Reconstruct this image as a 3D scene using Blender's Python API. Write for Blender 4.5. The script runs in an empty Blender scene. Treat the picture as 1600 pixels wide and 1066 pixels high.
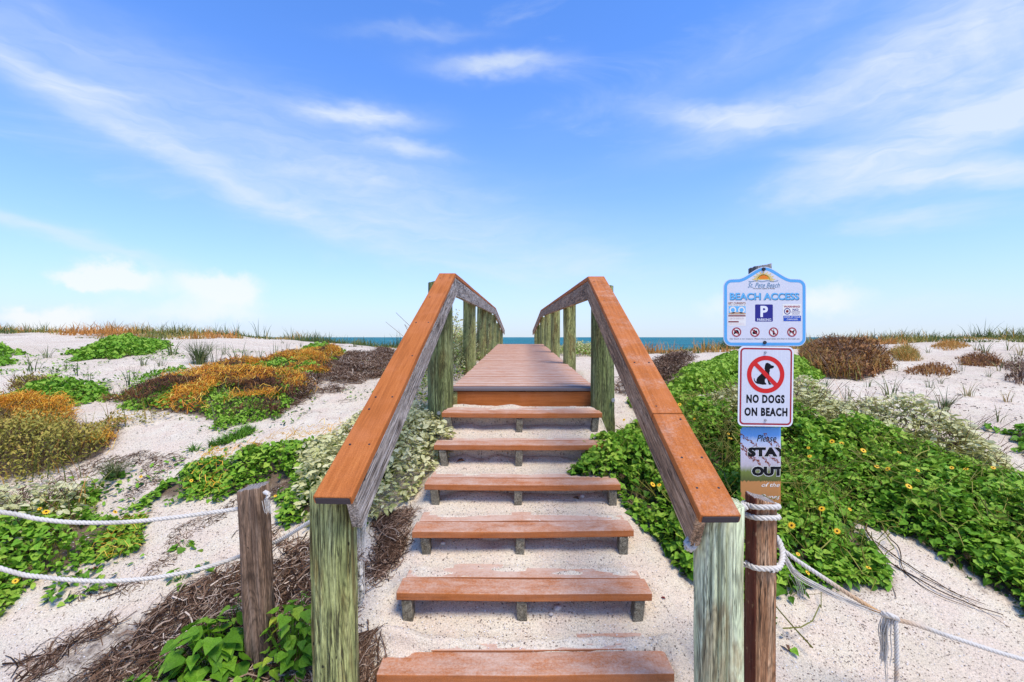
import bpy, bmesh, math, random
import numpy as np
from mathutils import Matrix, Vector

SC = bpy.context.scene
COL = SC.collection
rs = np.random.RandomState(11)
random.seed(4)
ZC = 1.6                 # eye height of the photographer above the bottom of the steps
F = 711.1                # 16 mm lens on a 36 mm sensor, 1600 px wide photo
HZ = 527.0               # row of the sea horizon in the photo

# ------------------------------------------------------------------ camera, sky, sun, exposure
cam = bpy.data.cameras.new('camera')
cam.lens, cam.sensor_width, cam.sensor_fit = 16.0, 36.0, 'HORIZONTAL'
cam.shift_y = -6.0 / 1600.0
cam.clip_start, cam.clip_end = 0.05, 60000.0
camo = bpy.data.objects.new('camera', cam)
camo.location = (0, 0, ZC)
camo.rotation_euler = (math.radians(90), 0, 0)
COL.objects.link(camo)
SC.camera = camo

SUN_EL, SUN_AZ = math.radians(64), math.radians(140)      # azimuth clockwise from +Y
sl = bpy.data.lights.new('sun', 'SUN')
sl.energy, sl.angle, sl.color = 2.75, math.radians(24), (1.0, 0.91, 0.74)
so = bpy.data.objects.new('sun', sl)
sd = Vector((math.sin(SUN_AZ) * math.cos(SUN_EL), math.cos(SUN_AZ) * math.cos(SUN_EL), math.sin(SUN_EL)))
so.rotation_euler = (-sd).to_track_quat('-Z', 'Y').to_euler()
so.location = (0, 0, 30)
COL.objects.link(so)

SC.view_settings.view_transform = 'Standard'
SC.view_settings.look = 'None'
SC.view_settings.exposure = 0.55
SC.view_settings.gamma = 1.0
SC.view_settings.use_curve_mapping = False


class NT:
    """shorthand for building node trees"""
    def __init__(self, tree):
        self.t = tree

    def n(self, kind, **kw):
        nd = self.t.nodes.new(kind)
        for k, v in kw.items():
            setattr(nd, k, v)
        return nd

    def put(self, sock, v):
        if isinstance(v, bpy.types.NodeSocket):
            self.t.links.new(v, sock)
        elif v is not None:
            if sock.type == 'RGBA' and len(v) == 3:
                v = (*v, 1)
            sock.default_value = v

    def math(self, op, a, b=None, c=None, clamp=False):
        nd = self.n('ShaderNodeMath', operation=op, use_clamp=clamp)
        for i, v in enumerate((a, b, c)):
            if v is not None:
                self.put(nd.inputs[i], v)
        return nd.outputs[0]

    def vmath(self, op, a, b=None):
        nd = self.n('ShaderNodeVectorMath', operation=op)
        self.put(nd.inputs[0], a)
        if b is not None:
            self.put(nd.inputs[3 if op == 'SCALE' else 1], b)
        return nd.outputs[0]

    def noise(self, vec, scale, detail=4, rough=0.55, dist=0.0, color=False):
        nd = self.n('ShaderNodeTexNoise')
        if vec is not None:
            self.put(nd.inputs['Vector'], vec)
        nd.inputs['Scale'].default_value = scale
        nd.inputs['Detail'].default_value = detail
        nd.inputs['Roughness'].default_value = rough
        nd.inputs['Distortion'].default_value = dist
        return nd.outputs['Color' if color else 'Fac']

    def voronoi(self, vec, scale, feature='F1', out='Distance', rand=1.0):
        nd = self.n('ShaderNodeTexVoronoi', feature=feature)
        self.put(nd.inputs['Vector'], vec)
        nd.inputs['Scale'].default_value = scale
        nd.inputs['Randomness'].default_value = rand
        return nd.outputs[out]

    def ramp(self, fac, stops, interp='LINEAR'):
        nd = self.n('ShaderNodeValToRGB')
        cr = nd.color_ramp
        cr.interpolation = interp
        while len(cr.elements) < len(stops):
            cr.elements.new(0.5)
        for e, (p, c) in zip(cr.elements, stops):
            e.position = p
            e.color = (c, c, c, 1) if isinstance(c, (int, float)) else (*c, 1)
        self.put(nd.inputs[0], fac)
        return nd.outputs[0]

    def mix(self, fac, a, b, blend='MIX'):
        nd = self.n('ShaderNodeMix', data_type='RGBA', blend_type=blend)
        self.put(nd.inputs[0], fac)
        self.put(nd.inputs[6], a)
        self.put(nd.inputs[7], b)
        return nd.outputs[2]

    def mapping(self, vec, scale=(1, 1, 1), loc=(0, 0, 0), rot=(0, 0, 0)):
        nd = self.n('ShaderNodeMapping')
        self.put(nd.inputs[0], vec)
        nd.inputs['Location'].default_value = loc
        nd.inputs['Rotation'].default_value = rot
        nd.inputs['Scale'].default_value = scale
        return nd.outputs[0]

    def sstep(self, v, a, b):
        nd = self.n('ShaderNodeMapRange', interpolation_type='SMOOTHSTEP')
        self.put(nd.inputs[0], v)
        nd.inputs[1].default_value = a
        nd.inputs[2].default_value = b
        return nd.outputs[0]


def build_world():
    w = bpy.data.worlds.new('World')
    SC.world = w
    w.use_nodes = True
    t = NT(w.node_tree)
    w.node_tree.nodes.clear()
    out = t.n('ShaderNodeOutputWorld')
    bg = t.n('ShaderNodeBackground')
    sky = t.n('ShaderNodeTexSky', sky_type='NISHITA')
    sky.sun_disc = False
    sky.sun_elevation = SUN_EL
    sky.sun_rotation = SUN_AZ
    sky.air_density, sky.dust_density, sky.ozone_density = 1.0, 0.3, 2.5
    geo = t.n('ShaderNodeTexCoord').outputs['Generated']
    sep = t.n('ShaderNodeSeparateXYZ')
    t.put(sep.inputs[0], geo)
    x, y, z = sep.outputs
    el = t.math('ARCSINE', z)
    az = t.math('ARCTAN2', x, y)
    comb = t.n('ShaderNodeCombineXYZ')
    t.put(comb.inputs[0], az)
    t.put(comb.inputs[1], el)
    p = comb.outputs[0]
    wn = t.noise(t.mapping(geo, (1, 1, 2.2)), 2.6, 5, 0.6, color=True)
    warp = t.vmath('SCALE', t.vmath('SUBTRACT', wn, (0.5, 0.5, 0.5)), 0.15)
    pw = t.vmath('ADD', p, warp)
    # one soft cloud: gaussian in (azimuth, elevation), as a node group
    g = bpy.data.node_groups.new('cloud', 'ShaderNodeTree')
    for nm, ty in (('P', 'NodeSocketVector'), ('C', 'NodeSocketVector'), ('Ang', 'NodeSocketFloat'), ('W', 'NodeSocketFloat'), ('H', 'NodeSocketFloat'), ('S', 'NodeSocketFloat')):
        g.interface.new_socket(nm, in_out='INPUT', socket_type=ty)
    g.interface.new_socket('M', in_out='OUTPUT', socket_type='NodeSocketFloat')
    gt = NT(g)
    gi, go = gt.n('NodeGroupInput'), gt.n('NodeGroupOutput')
    d = gt.vmath('SUBTRACT', gi.outputs['P'], gi.outputs['C'])
    rot = gt.n('ShaderNodeVectorRotate', rotation_type='Z_AXIS')
    gt.put(rot.inputs['Vector'], d)
    gt.put(rot.inputs['Angle'], gi.outputs['Ang'])
    s2 = gt.n('ShaderNodeSeparateXYZ')
    gt.put(s2.inputs[0], rot.outputs[0])
    u = gt.math('DIVIDE', s2.outputs[0], gi.outputs['W'])
    v = gt.math('DIVIDE', s2.outputs[1], gi.outputs['H'])
    q = gt.math('ADD', gt.math('MULTIPLY', u, u), gt.math('MULTIPLY', v, v))
    m = gt.math('MULTIPLY', gt.math('EXPONENT', gt.math('MULTIPLY', q, -1.0)), gi.outputs['S'])
    gt.put(go.inputs[0], m)

    def blob(px, py, hw, hh, ang, s, pp):
        a = math.atan((px - 800) / F)
        e = math.atan((HZ - py) / F * math.cos(a))
        nd = t.n('ShaderNodeGroup')
        nd.node_tree = g
        t.put(nd.inputs['P'], pp)
        nd.inputs['C'].default_value = (a, e, 0)
        nd.inputs['Ang'].default_value = -math.radians(ang)
        nd.inputs['W'].default_value = hw / F * math.cos(a) ** 1.5
        nd.inputs['H'].default_value = hh / F * math.cos(a) * math.cos(e) ** 2
        nd.inputs['S'].default_value = s
        return nd.outputs[0]

    cirrus = [(330, 268, 330, 22, -18, .42), (640, 350, 380, 60, -13, .38), (775, 106, 85, 15, 0, .75), (560, 184, 85, 17, 2, .75),
              (640, 236, 60, 13, -4, .6), (1120, 178, 110, 20, -12, .6), (1240, 158, 190, 36, 10, .55), (1450, 80, 200, 75, 40, .55), (1580, 130, 120, 70, 60, .25),
              (1500, 205, 250, 44, 14, .8), (1520, 285, 200, 22, -8, .8), (1270, 255, 70, 16, -14, .35), (1405, 355, 90, 12, 0, .4), (90, 372, 170, 14, -9, .55),
              (90, 122, 200, 28, -14, .42), (190, 142, 60, 12, 0, .3), (100, 40, 330, 60, -5, .22), (650, 55, 90, 12, 4, .25),
              (520, 250, 300, 60, -10, .22), (1250, 40, 300, 45, 12, .2)]
    tot = None
    for c in cirrus:
        b = blob(*c, pw)
        tot = b if tot is None else t.math('ADD', tot, b)
    fine = t.noise(t.mapping(pw, (3.0, 14.0, 1), rot=(0, 0, 0.12)), 3.0, 6, 0.6, 0.6)
    tot = t.math('MULTIPLY', tot, t.math('MULTIPLY_ADD', fine, 1.35, 0.24))
    # thin cirrus everywhere, so that the sky goes on outside the frame
    gen = t.noise(t.mapping(geo, (1.3, 2.2, 5.0)), 1.7, 7, 0.6, 0.8)
    gen = t.math('MULTIPLY', t.sstep(gen, 0.5, 0.85), 0.45)
    tot = t.math('ADD', tot, gen)
    # low cumulus near the horizon
    wc = t.vmath('SCALE', t.vmath('SUBTRACT', t.noise(p, 22.0, 5, 0.6, color=True), (0.5, 0.5, 0.5)), 0.06)
    pc = t.vmath('ADD', p, wc)
    cum = None
    for c in [(180, 430, 62, 30, 0, 1.1), (345, 452, 66, 30, 0, 1.1), (70, 500, 60, 18, 0, .9), (120, 440, 40, 14, 0, .6), (1290, 470, 90, 34, 0, .7), (1130, 480, 70, 30, 0, .5), (280, 492, 190, 20, 0, .5)]:
        b = blob(*c, pc)
        cum = b if cum is None else t.math('ADD', cum, b)
    cum = t.math('MULTIPLY', t.sstep(cum, 0.25, 0.85), 0.75)
    haze = t.math('MULTIPLY', t.math('EXPONENT', t.math('MULTIPLY', t.math('MAXIMUM', el, 0.0), -6.2)), 0.97)
    base = t.mix(1.0, sky.outputs[0], SKY_TINT, 'MULTIPLY')
    lowf = t.math('EXPONENT', t.math('MULTIPLY', t.math('MAXIMUM', el, 0.0), -4.0))
    base = t.mix(lowf, base, t.mix(1.0, base, (1.06, .84, .96), 'MULTIPLY'))
    base = t.mix(haze, base, SKY_HAZE)
    mask = t.math('MINIMUM', t.math('MULTIPLY', tot, .95), 0.80)
    col = t.mix(mask, base, SKY_CLOUD)
    col = t.mix(cum, col, SKY_CUM)
    t.put(bg.inputs[0], col)
    bg.inputs[1].default_value = SKY_STRENGTH
    t.put(out.inputs[0], bg.outputs[0])
    w.cycles.sampling_method = 'MANUAL'
    w.cycles.sample_map_resolution = 512


SKY_STRENGTH = 0.12
SKY_TINT = (.65, 1.12, 1.78)
SKY_HAZE = (4.15, 4.7, 5.2)
SKY_CLOUD = (4.6, 5.08, 5.5)
SKY_CUM = (5.6, 5.65, 5.7)
build_world()

# ------------------------------------------------------------------ helpers
WM = {}


def tag(o, label=None, cat=None, group=None, kind=None):
    for k, v in (('label', label), ('category', cat), ('group', group), ('kind', kind)):
        if v:
            o[k] = v
    return o


def thing(name, label, cat, loc, group=None):
    o = bpy.data.objects.new(name, None)
    o.empty_display_size = 0.1
    COL.objects.link(o)
    o.location = loc
    WM[o.name] = Matrix.Translation(loc)
    return tag(o, label, cat, group)


def link(name, me, mat, parent=None, mw=None):
    if mat is not None and len(me.materials) == 0:
        me.materials.append(mat)
    o = bpy.data.objects.new(name, me)
    COL.objects.link(o)
    mw = mw if mw is not None else Matrix.Identity(4)
    WM[o.name] = mw.copy()
    if parent is not None:
        o.parent = parent
        o.matrix_local = WM[parent.name].inverted() @ mw
    else:
        o.matrix_world = mw
    return o


def np_mesh(name, V, polys, tint=None, smooth=False):
    """polys: list of (M,k) index arrays"""
    me = bpy.data.meshes.new(name)
    V = np.asarray(V, np.float32).reshape(-1, 3)
    polys = [np.asarray(p, np.int32) for p in polys if len(p)]
    me.vertices.add(len(V))
    me.vertices.foreach_set('co', V.ravel())
    idx = np.concatenate([p.ravel() for p in polys])
    tot = np.concatenate([np.full(len(p), p.shape[1], np.int32) for p in polys])
    st = np.concatenate([[0], np.cumsum(tot)[:-1]]).astype(np.int32)
    me.loops.add(len(idx))
    me.loops.foreach_set('vertex_index', idx)
    me.polygons.add(len(tot))
    me.polygons.foreach_set('loop_start', st)
    me.polygons.foreach_set('loop_total', tot)
    me.polygons.foreach_set('use_smooth', np.full(len(tot), smooth, bool))
    if tint is not None:
        a = me.attributes.new('tint', 'FLOAT', 'POINT')
        a.data.foreach_set('value', np.asarray(tint, np.float32))
    me.update(calc_edges=True)
    me.validate()
    return me


TAB = np.random.RandomState(3).rand(256, 256)


def vn(x, y):
    x = np.asarray(x, float)
    y = np.asarray(y, float)
    xi, yi = np.floor(x).astype(int), np.floor(y).astype(int)
    xf, yf = x - xi, y - yi
    xf, yf = xf * xf * (3 - 2 * xf), yf * yf * (3 - 2 * yf)
    a, b = TAB[xi & 255, yi & 255], TAB[(xi + 1) & 255, yi & 255]
    c, d = TAB[xi & 255, (yi + 1) & 255], TAB[(xi + 1) & 255, (yi + 1) & 255]
    return (a * (1 - xf) + b * xf) * (1 - yf) + (c * (1 - xf) + d * xf) * yf


def fbm(x, y, o=4, g=0.5):
    s, a, n = 0, 1.0, 0
    for k in range(o):
        s = s + a * vn(x * 2 ** k + 17.3 * k, y * 2 ** k + 7.7 * k)
        n += a
        a *= g
    return s / n


def sm(a, b, v):
    t = np.clip((v - a) / (b - a), 0, 1)
    return t * t * (3 - 2 * t)


# ------------------------------------------------------------------ ground height
YS = np.array([-40, 0, 1.5, 1.9, 2.5, 3.5, 5, 6.1, 8, 10, 12, 14, 18, 24, 34, 60, 140.])
DC = np.array([1.5, 1.5, 1.46, 1.42, 1.17, .80, .56, .47, .42, .40, .41, .48, .85, 1.7, 2.5, 3.7, 6.])
DL = np.array([1.5, 1.5, 1.46, 1.43, 1.2, .82, .50, .36, .18, .05, -.08, -.15, -.10, .7, 1.9, 3.7, 6.])
DR = np.array([1.5, 1.5, 1.46, 1.43, 1.2, .85, .55, .42, .27, .17, .10, .10, .22, .9, 2.0, 3.7, 6.])
TREAD_Y = [1.827, 2.13, 2.455, 2.775, 3.09, 3.395]
TREAD_D = [1.352, 1.198, 1.046, .897, .730, .565]
TREAD_Z = [ZC - d for d in TREAD_D]
TREAD_X = [.055, .057, .060, .064, .068, .074]
DECK_Y, DECK_Z = 3.74, ZC - .42
STEP_B = .136            # board width


def lane(x, y):
    """sand between and on the treads"""
    z = np.full(np.shape(y), ZC - 1.45)
    tops = [ZC - 1.46] + TREAD_Z + [DECK_Z - .10]
    ys = TREAD_Y + [3.80]
    cover = [.010, -.003, -.008, -.010, -.010, -.010, 0.]
    z = tops[0] + 0 * y
    for n in range(7):
        y0, tp, tn = ys[n], tops[n], tops[n + 1]
        lo = tp + np.clip((y - y0 + .05) / .16, 0, 1) * .055 * (0.7 + 0.6 * vn(x * 9, y * 9 + n * 5))
        if n < 6:
            amp = (fbm(x * 7 + 31 * n, y * 26, 4) - .5) * .055
            ramp = np.clip((y - y0 - .15) / .14, 0, 1) * .018
            hi = tn - .006 + cover[n] + amp + ramp
        else:
            hi = tn + 0 * y
        k = np.clip((y - y0 - .126) / .022, 0, 1)
        z = np.where(y > y0 - .14, lo * (1 - k) + hi * k if n == 0 else np.where(y > y0 - .10, lo * (1 - k) + hi * k, z), z)
        if n:
            # keep the sand lying over the rear board of the previous tread
            pass
    # bury the corners of the lowest tread
    bury = .092 * np.exp(-((x + .56) / .17) ** 2) * np.exp(-((y - 1.97) / .085) ** 2) + .085 * np.exp(-((x - .70) / .07) ** 2) * np.exp(-((y - 1.95) / .08) ** 2)
    bury = bury * (.75 + .5 * fbm(x * 9, y * 9, 3))
    return z, bury


def zg(x, y):
    x = np.asarray(x, float)
    y = np.asarray(y, float)
    c, l, r = np.interp(y, YS, DC), np.interp(y, YS, DL), np.interp(y, YS, DR)
    t = x / (np.maximum(y, 0) + 1.2)
    wl, wr = sm(.09, .70, -t), sm(.18, .95, t)
    z = ZC - (c * (1 - wl - wr) + l * wl + r * wr)
    far = sm(3.5, 7, y) * sm(1.2, 3.0, np.abs(x - .1)) * (1 - sm(16, 26, y))
    z = z + far * .20 * (fbm(x * .33 + 5, y * .42 + 3, 3) - .5)
    z = z + .07 * (fbm(x * 1.3, y * 1.3, 3) - .5) + .026 * (fbm(x * 5.5, y * 5.5, 3) - .5) + .010 * (fbm(x * 19, y * 19, 2) - .5)
    xc = .055 + .0157 * (y - 1.8)
    dx = np.abs(x - xc)
    inl = (1 - sm(.57, .70, dx)) * sm(1.45, 1.62, y) * (1 - sm(3.78, 4.1, y))
    lz, bury = lane(x, y)
    z = z * (1 - inl) + lz * inl + bury
    # keep the sand below the deck
    deck = (1 - sm(.62, .85, dx)) * sm(3.7, 3.9, y) * (1 - sm(20, 21, y))
    dz = np.where(y < 12, DECK_Z + .0286 * (y - DECK_Y), DECK_Z + .236 - .068 * (y - 12)) - .2
    z = np.where(deck > 0, z * (1 - deck) + np.minimum(z, dz) * deck, z)
    return z


DD = np.exp(np.linspace(math.log(1.25), math.log(40), 1500))


def ground(px, py, h=0.0):
    """where the line of sight through photo pixel (px, py) meets the ground raised by h"""
    x = (px - 800) / F * DD
    zl = ZC + (HZ - py) / F * DD
    hit = np.nonzero(zl < zg(x, DD) + h)[0]
    k = hit[0] if len(hit) else 1250
    return np.array([x[k], DD[k]])


def W(px, py, d):
    """world point of photo pixel at depth d"""
    return Vector(((px - 800) / F * d, d, ZC + (HZ - py) / F * d))


def inside(poly, P):
    x, y = P[:, 0], P[:, 1]
    r = np.zeros(len(P), bool)
    n = len(poly)
    for i in range(n):
        x1, y1 = poly[i]
        x2, y2 = poly[(i + 1) % n]
        if y1 == y2:
            continue
        c = ((y1 > y) != (y2 > y)) & (x < (x2 - x1) * (y - y1) / (y2 - y1) + x1)
        r ^= c
    return r


def edist(poly, P):
    d = np.full(len(P), 1e9)
    n = len(poly)
    for i in range(n):
        a, b = poly[i], poly[(i + 1) % n]
        ab = b - a
        t = np.clip(((P - a) @ ab) / max(ab @ ab, 1e-9), 0, 1)
        q = a + t[:, None] * ab
        d = np.minimum(d, np.hypot(*(P - q).T))
    return d


def wpoly(pts, h=0.0):
    return np.array([ground(a, b, h) for a, b in pts])


def in_patch(poly, P, rough=.12):
    wob = np.stack([fbm(P[:, 0] * 2.5, P[:, 1] * 2.5, 3) - .5, fbm(P[:, 0] * 2.5 + 40, P[:, 1] * 2.5 + 9, 3) - .5], 1)
    Q = P + wob * rough * 3
    ins = inside(poly, Q)
    return ins, Q


def scatter(poly, n, rough=.12, r=rs):
    lo, hi = poly.min(0) - rough * 2, poly.max(0) + rough * 2
    out, qs = [], []
    got = 0
    for _ in range(60):
        P = lo + r.rand(n * 2, 2) * (hi - lo)
        m, Q = in_patch(poly, P, rough)
        out.append(P[m])
        qs.append(Q[m])
        got += m.sum()
        if got >= n:
            break
    P, Q = np.concatenate(out)[:n], np.concatenate(qs)[:n]
    return P, edist(poly, Q)


def area(poly):
    x, y = poly.T
    return abs(np.dot(x, np.roll(y, 1)) - np.dot(y, np.roll(x, 1))) / 2


# ------------------------------------------------------------------ materials
def new_mat(name):
    m = bpy.data.materials.new(name)
    m.use_nodes = True
    t = NT(m.node_tree)
    b = m.node_tree.nodes['Principled BSDF']
    return m, t, b


def bump(t, b, h, strength, dist):
    nd = t.n('ShaderNodeBump')
    nd.inputs['Strength'].default_value = strength
    nd.inputs['Distance'].default_value = dist
    t.put(nd.inputs['Height'], h)
    t.put(b.inputs['Normal'], nd.outputs[0])


def plain(name, col, rough=.6, metal=0.0, var=.12, scale=40):
    m, t, b = new_mat(name)
    b.inputs['Specular IOR Level'].default_value = .25 if metal or max(col) > .1 else .06
    oc = t.n('ShaderNodeTexCoord').outputs['Object']
    f = t.noise(oc, scale, 4)
    t.put(b.inputs['Base Color'], t.mix(f, tuple(c * (1 - var) for c in col), tuple(min(1, c * (1 + var)) for c in col)))
    b.inputs['Roughness'].default_value = rough
    b.inputs['Metallic'].default_value = metal
    return m


def sand_mat():
    m, t, b = new_mat('sand')
    oc = t.n('ShaderNodeTexCoord').outputs['Object']
    big = t.noise(oc, .7, 4)
    mid = t.noise(oc, 7, 4)
    g1 = t.noise(oc, 130, 3, .7)
    g2 = t.noise(oc, 320, 2, .7)
    base = t.mix(t.sstep(big, .35, .65), (.66, .55, .405), (.77, .668, .51))
    base = t.mix(t.sstep(mid, .35, .7), base, (.69, .555, .425))
    grain = t.math('MULTIPLY_ADD', t.math('ADD', g1, g2), .75, .25)
    base = t.mix(1.0, base, t.ramp(t.math('MULTIPLY', grain, .6), [(.46, .42), (.60, .95), (.74, 1.16)]), 'MULTIPLY')
    # dark seeds, shell splinters and twig crumbs
    wv = t.vmath('ADD', oc, t.vmath('SCALE', t.vmath('SUBTRACT', t.noise(oc, 150, 3, .7, color=True), (.5, .5, .5)), .016))
    vcol = t.voronoi(t.mapping(wv, (1, 1, .3)), 120, out='Color')
    vd = t.voronoi(t.mapping(wv, (1, 1, .3)), 120)
    sp = t.n('ShaderNodeSeparateColor')
    t.put(sp.inputs[0], vcol)
    patch = t.sstep(t.noise(oc, 2.3, 4, .65), .40, .72)
    thr = t.math('MULTIPLY_ADD', patch, .34, .10)
    pick = t.math('LESS_THAN', sp.outputs[0], thr)
    dot = t.math('MULTIPLY', pick, t.math('LESS_THAN', vd, t.math('MULTIPLY_ADD', sp.outputs[2], .34, .14)))
    base = t.mix(t.math('MULTIPLY', dot, .85), base, t.mix(sp.outputs[1], (.06, .045, .04), (.25, .15, .10)))
    wpick = t.math('MULTIPLY', t.math('GREATER_THAN', sp.outputs[0], .86), t.math('LESS_THAN', vd, .26))
    base = t.mix(t.math('MULTIPLY', wpick, .6), base, (.80, .76, .73))
    # leaf litter and rotted debris under and beside the plants
    att = t.n('ShaderNodeAttribute', attribute_name='tint').outputs['Fac']
    lm = t.sstep(t.math('ADD', att, t.math('MULTIPLY', t.math('SUBTRACT', t.noise(oc, 14, 5, .7), .5), .9)), .35, .7)
    lcol = t.mix(t.noise(oc, 60, 4, .7), (.035, .022, .015), (.19, .12, .075))
    base = t.mix(t.math('MULTIPLY', lm, .9), base, lcol)
    t.put(b.inputs['Base Color'], base)
    b.inputs['Roughness'].default_value = .95
    b.inputs['Specular IOR Level'].default_value = .15
    h = t.math('ADD', t.math('MULTIPLY', g1, .5), t.math('MULTIPLY', t.noise(oc, 28, 4, .65), 1.2))
    h = t.math('ADD', h, t.math('MULTIPLY', dot, .4))
    bump(t, b, h, .75, .012)
    return m


def wood_mat(name, cols, axis='Y', grain=34, stain=None, stain_amt=.5, crack=.5, rough=.8, fade=None, fine=1.0, bumpd=.004, fig=.7, paint=None, endgrain=False):
    """weathered timber: colour bands and checks along one axis of the piece"""
    m, t, b = new_mat(name)
    tc = t.n('ShaderNodeTexCoord')
    oi = t.n('ShaderNodeObjectInfo').outputs['Random']
    off = t.vmath('SCALE', t.n('ShaderNodeCombineXYZ').outputs[0], 1.0)
    cb = t.n('ShaderNodeCombineXYZ')
    for i in range(3):
        t.put(cb.inputs[i], t.math('MULTIPLY', oi, 13.7 + 5 * i))
    oc = t.vmath('ADD', tc.outputs['Object'], cb.outputs[0])
    s = [1, 1, 1]
    s['XYZ'.index(axis)] = .045
    gv = t.mapping(oc, s)
    g = t.noise(gv, grain, 6, .65, .9)
    col = t.ramp(g, [(.28, cols[0]), (.5, cols[1]), (.72, cols[2])])
    if stain is not None:
        s2 = [1, 1, 1]
        s2['XYZ'.index(axis)] = .22
        st = t.noise(t.mapping(oc, s2), 9, 5, .65, .7)
        col = t.mix(t.math('MULTIPLY', t.sstep(st, .48, .66), stain_amt), col, stain)
    if fade is not None:
        fd = t.noise(oc, 5, 5, .65)
        col = t.mix(t.math('MULTIPLY', t.sstep(fd, .45, .7), .55), col, fade)
    if fig:
        s4 = [1, 1, 1]
        s4['XYZ'.index(axis)] = .16
        w = t.noise(t.mapping(oc, s4), 11, 3, .55, 1.1)
        fr = t.math('FRACT', t.math('MULTIPLY', w, 13.0))
        tri = t.math('ABSOLUTE', t.math('MULTIPLY_ADD', fr, 2.0, -1.0))
        col = t.mix(1.0, col, t.ramp(tri, [(.0, 1 + .25 * fig), (.45, 1.0), (.95, 1 - .55 * fig)]), 'MULTIPLY')
        kn = t.n('ShaderNodeTexVoronoi', feature='F1')
        s5 = [1, 1, 1]
        s5['XYZ'.index(axis)] = .55
        t.put(kn.inputs['Vector'], t.mapping(oc, s5))
        kn.inputs['Scale'].default_value = 5.5
        sc_ = t.n('ShaderNodeSeparateColor')
        t.put(sc_.inputs[0], kn.outputs['Color'])
        kr = t.math('ADD', kn.outputs['Distance'], t.math('MULTIPLY', t.math('SUBTRACT', w, .5), .25))
        km = t.math('MULTIPLY', t.sstep(kr, .20, .04), t.math('GREATER_THAN', sc_.outputs[0], .45))
        col = t.mix(t.math('MULTIPLY', km, .75), col, tuple(c * .45 for c in (stain or cols[0])))
        pit = t.math('MULTIPLY', t.sstep(t.voronoi(t.mapping(oc, s5), 17), .11, .06), t.math('GREATER_THAN', t.noise(oc, 9, 2), .55))
        col = t.mix(t.math('MULTIPLY', pit, .9), col, (.02, .015, .01))
    fg = t.noise(t.mapping(oc, [v * 1.0 if v == 1 else .03 for v in s]), 210, 3, .6)
    col = t.mix(1.0, col, t.ramp(fg, [(.3, 1 - .5 * fine), (.6, 1 + .12 * fine)]), 'MULTIPLY')
    s3 = [1, 1, 1]
    s3['XYZ'.index(axis)] = .03
    ck = t.noise(t.mapping(oc, s3), 55, 4, .6, .4)
    ckm = t.math('MULTIPLY', t.sstep(t.math('ABSOLUTE', t.math('SUBTRACT', ck, .5)), .026, .004), crack)
    ckm = t.math('MULTIPLY', ckm, t.sstep(t.noise(oc, 3.5, 3), .40, .55))
    col = t.mix(ckm, col, (.025, .018, .012))
    spk = t.noise(t.mapping(oc, [v if v == 1 else .25 for v in s]), 130, 4, .75)
    col = t.mix(1.0, col, t.ramp(spk, [(.32, 1 - .42 * fine), (.5, 1.0), (.7, 1 + .22 * fine)]), 'MULTIPLY')
    if endgrain:
        gz = t.n('ShaderNodeSeparateXYZ')
        t.put(gz.inputs[0], t.n('ShaderNodeNewGeometry').outputs['Normal'])
        rg = t.math('FRACT', t.math('MULTIPLY', t.voronoi(t.mapping(tc.outputs['Object'], (1, 1, 0), loc=(.03, .02, 0)), 4), 26.0))
        ec = t.mix(rg, (.14, .12, .105), (.42, .38, .34))
        col = t.mix(t.math('MULTIPLY', t.sstep(gz.outputs[2], .6, .85), .85), col, ec)
    if paint is not None:
        sx = t.n('ShaderNodeSeparateXYZ')
        t.put(sx.inputs[0], tc.outputs['Object'])
        pm = t.math('MULTIPLY', t.math('LESS_THAN', sx.outputs[0], -.038), t.sstep(t.noise(oc, 26, 5, .7), .66, .58))
        col = t.mix(t.math('MULTIPLY', pm, .9), col, paint)
    t.put(b.inputs['Base Color'], col)
    b.inputs['Roughness'].default_value = rough
    b.inputs['Specular IOR Level'].default_value = .25
    h = t.math('SUBTRACT', t.math('ADD', t.math('MULTIPLY', g, .6), t.math('MULTIPLY', fg, .3)), t.math('MULTIPLY', ckm, 1.6))
    bump(t, b, h, .7, bumpd)
    return m


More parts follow.
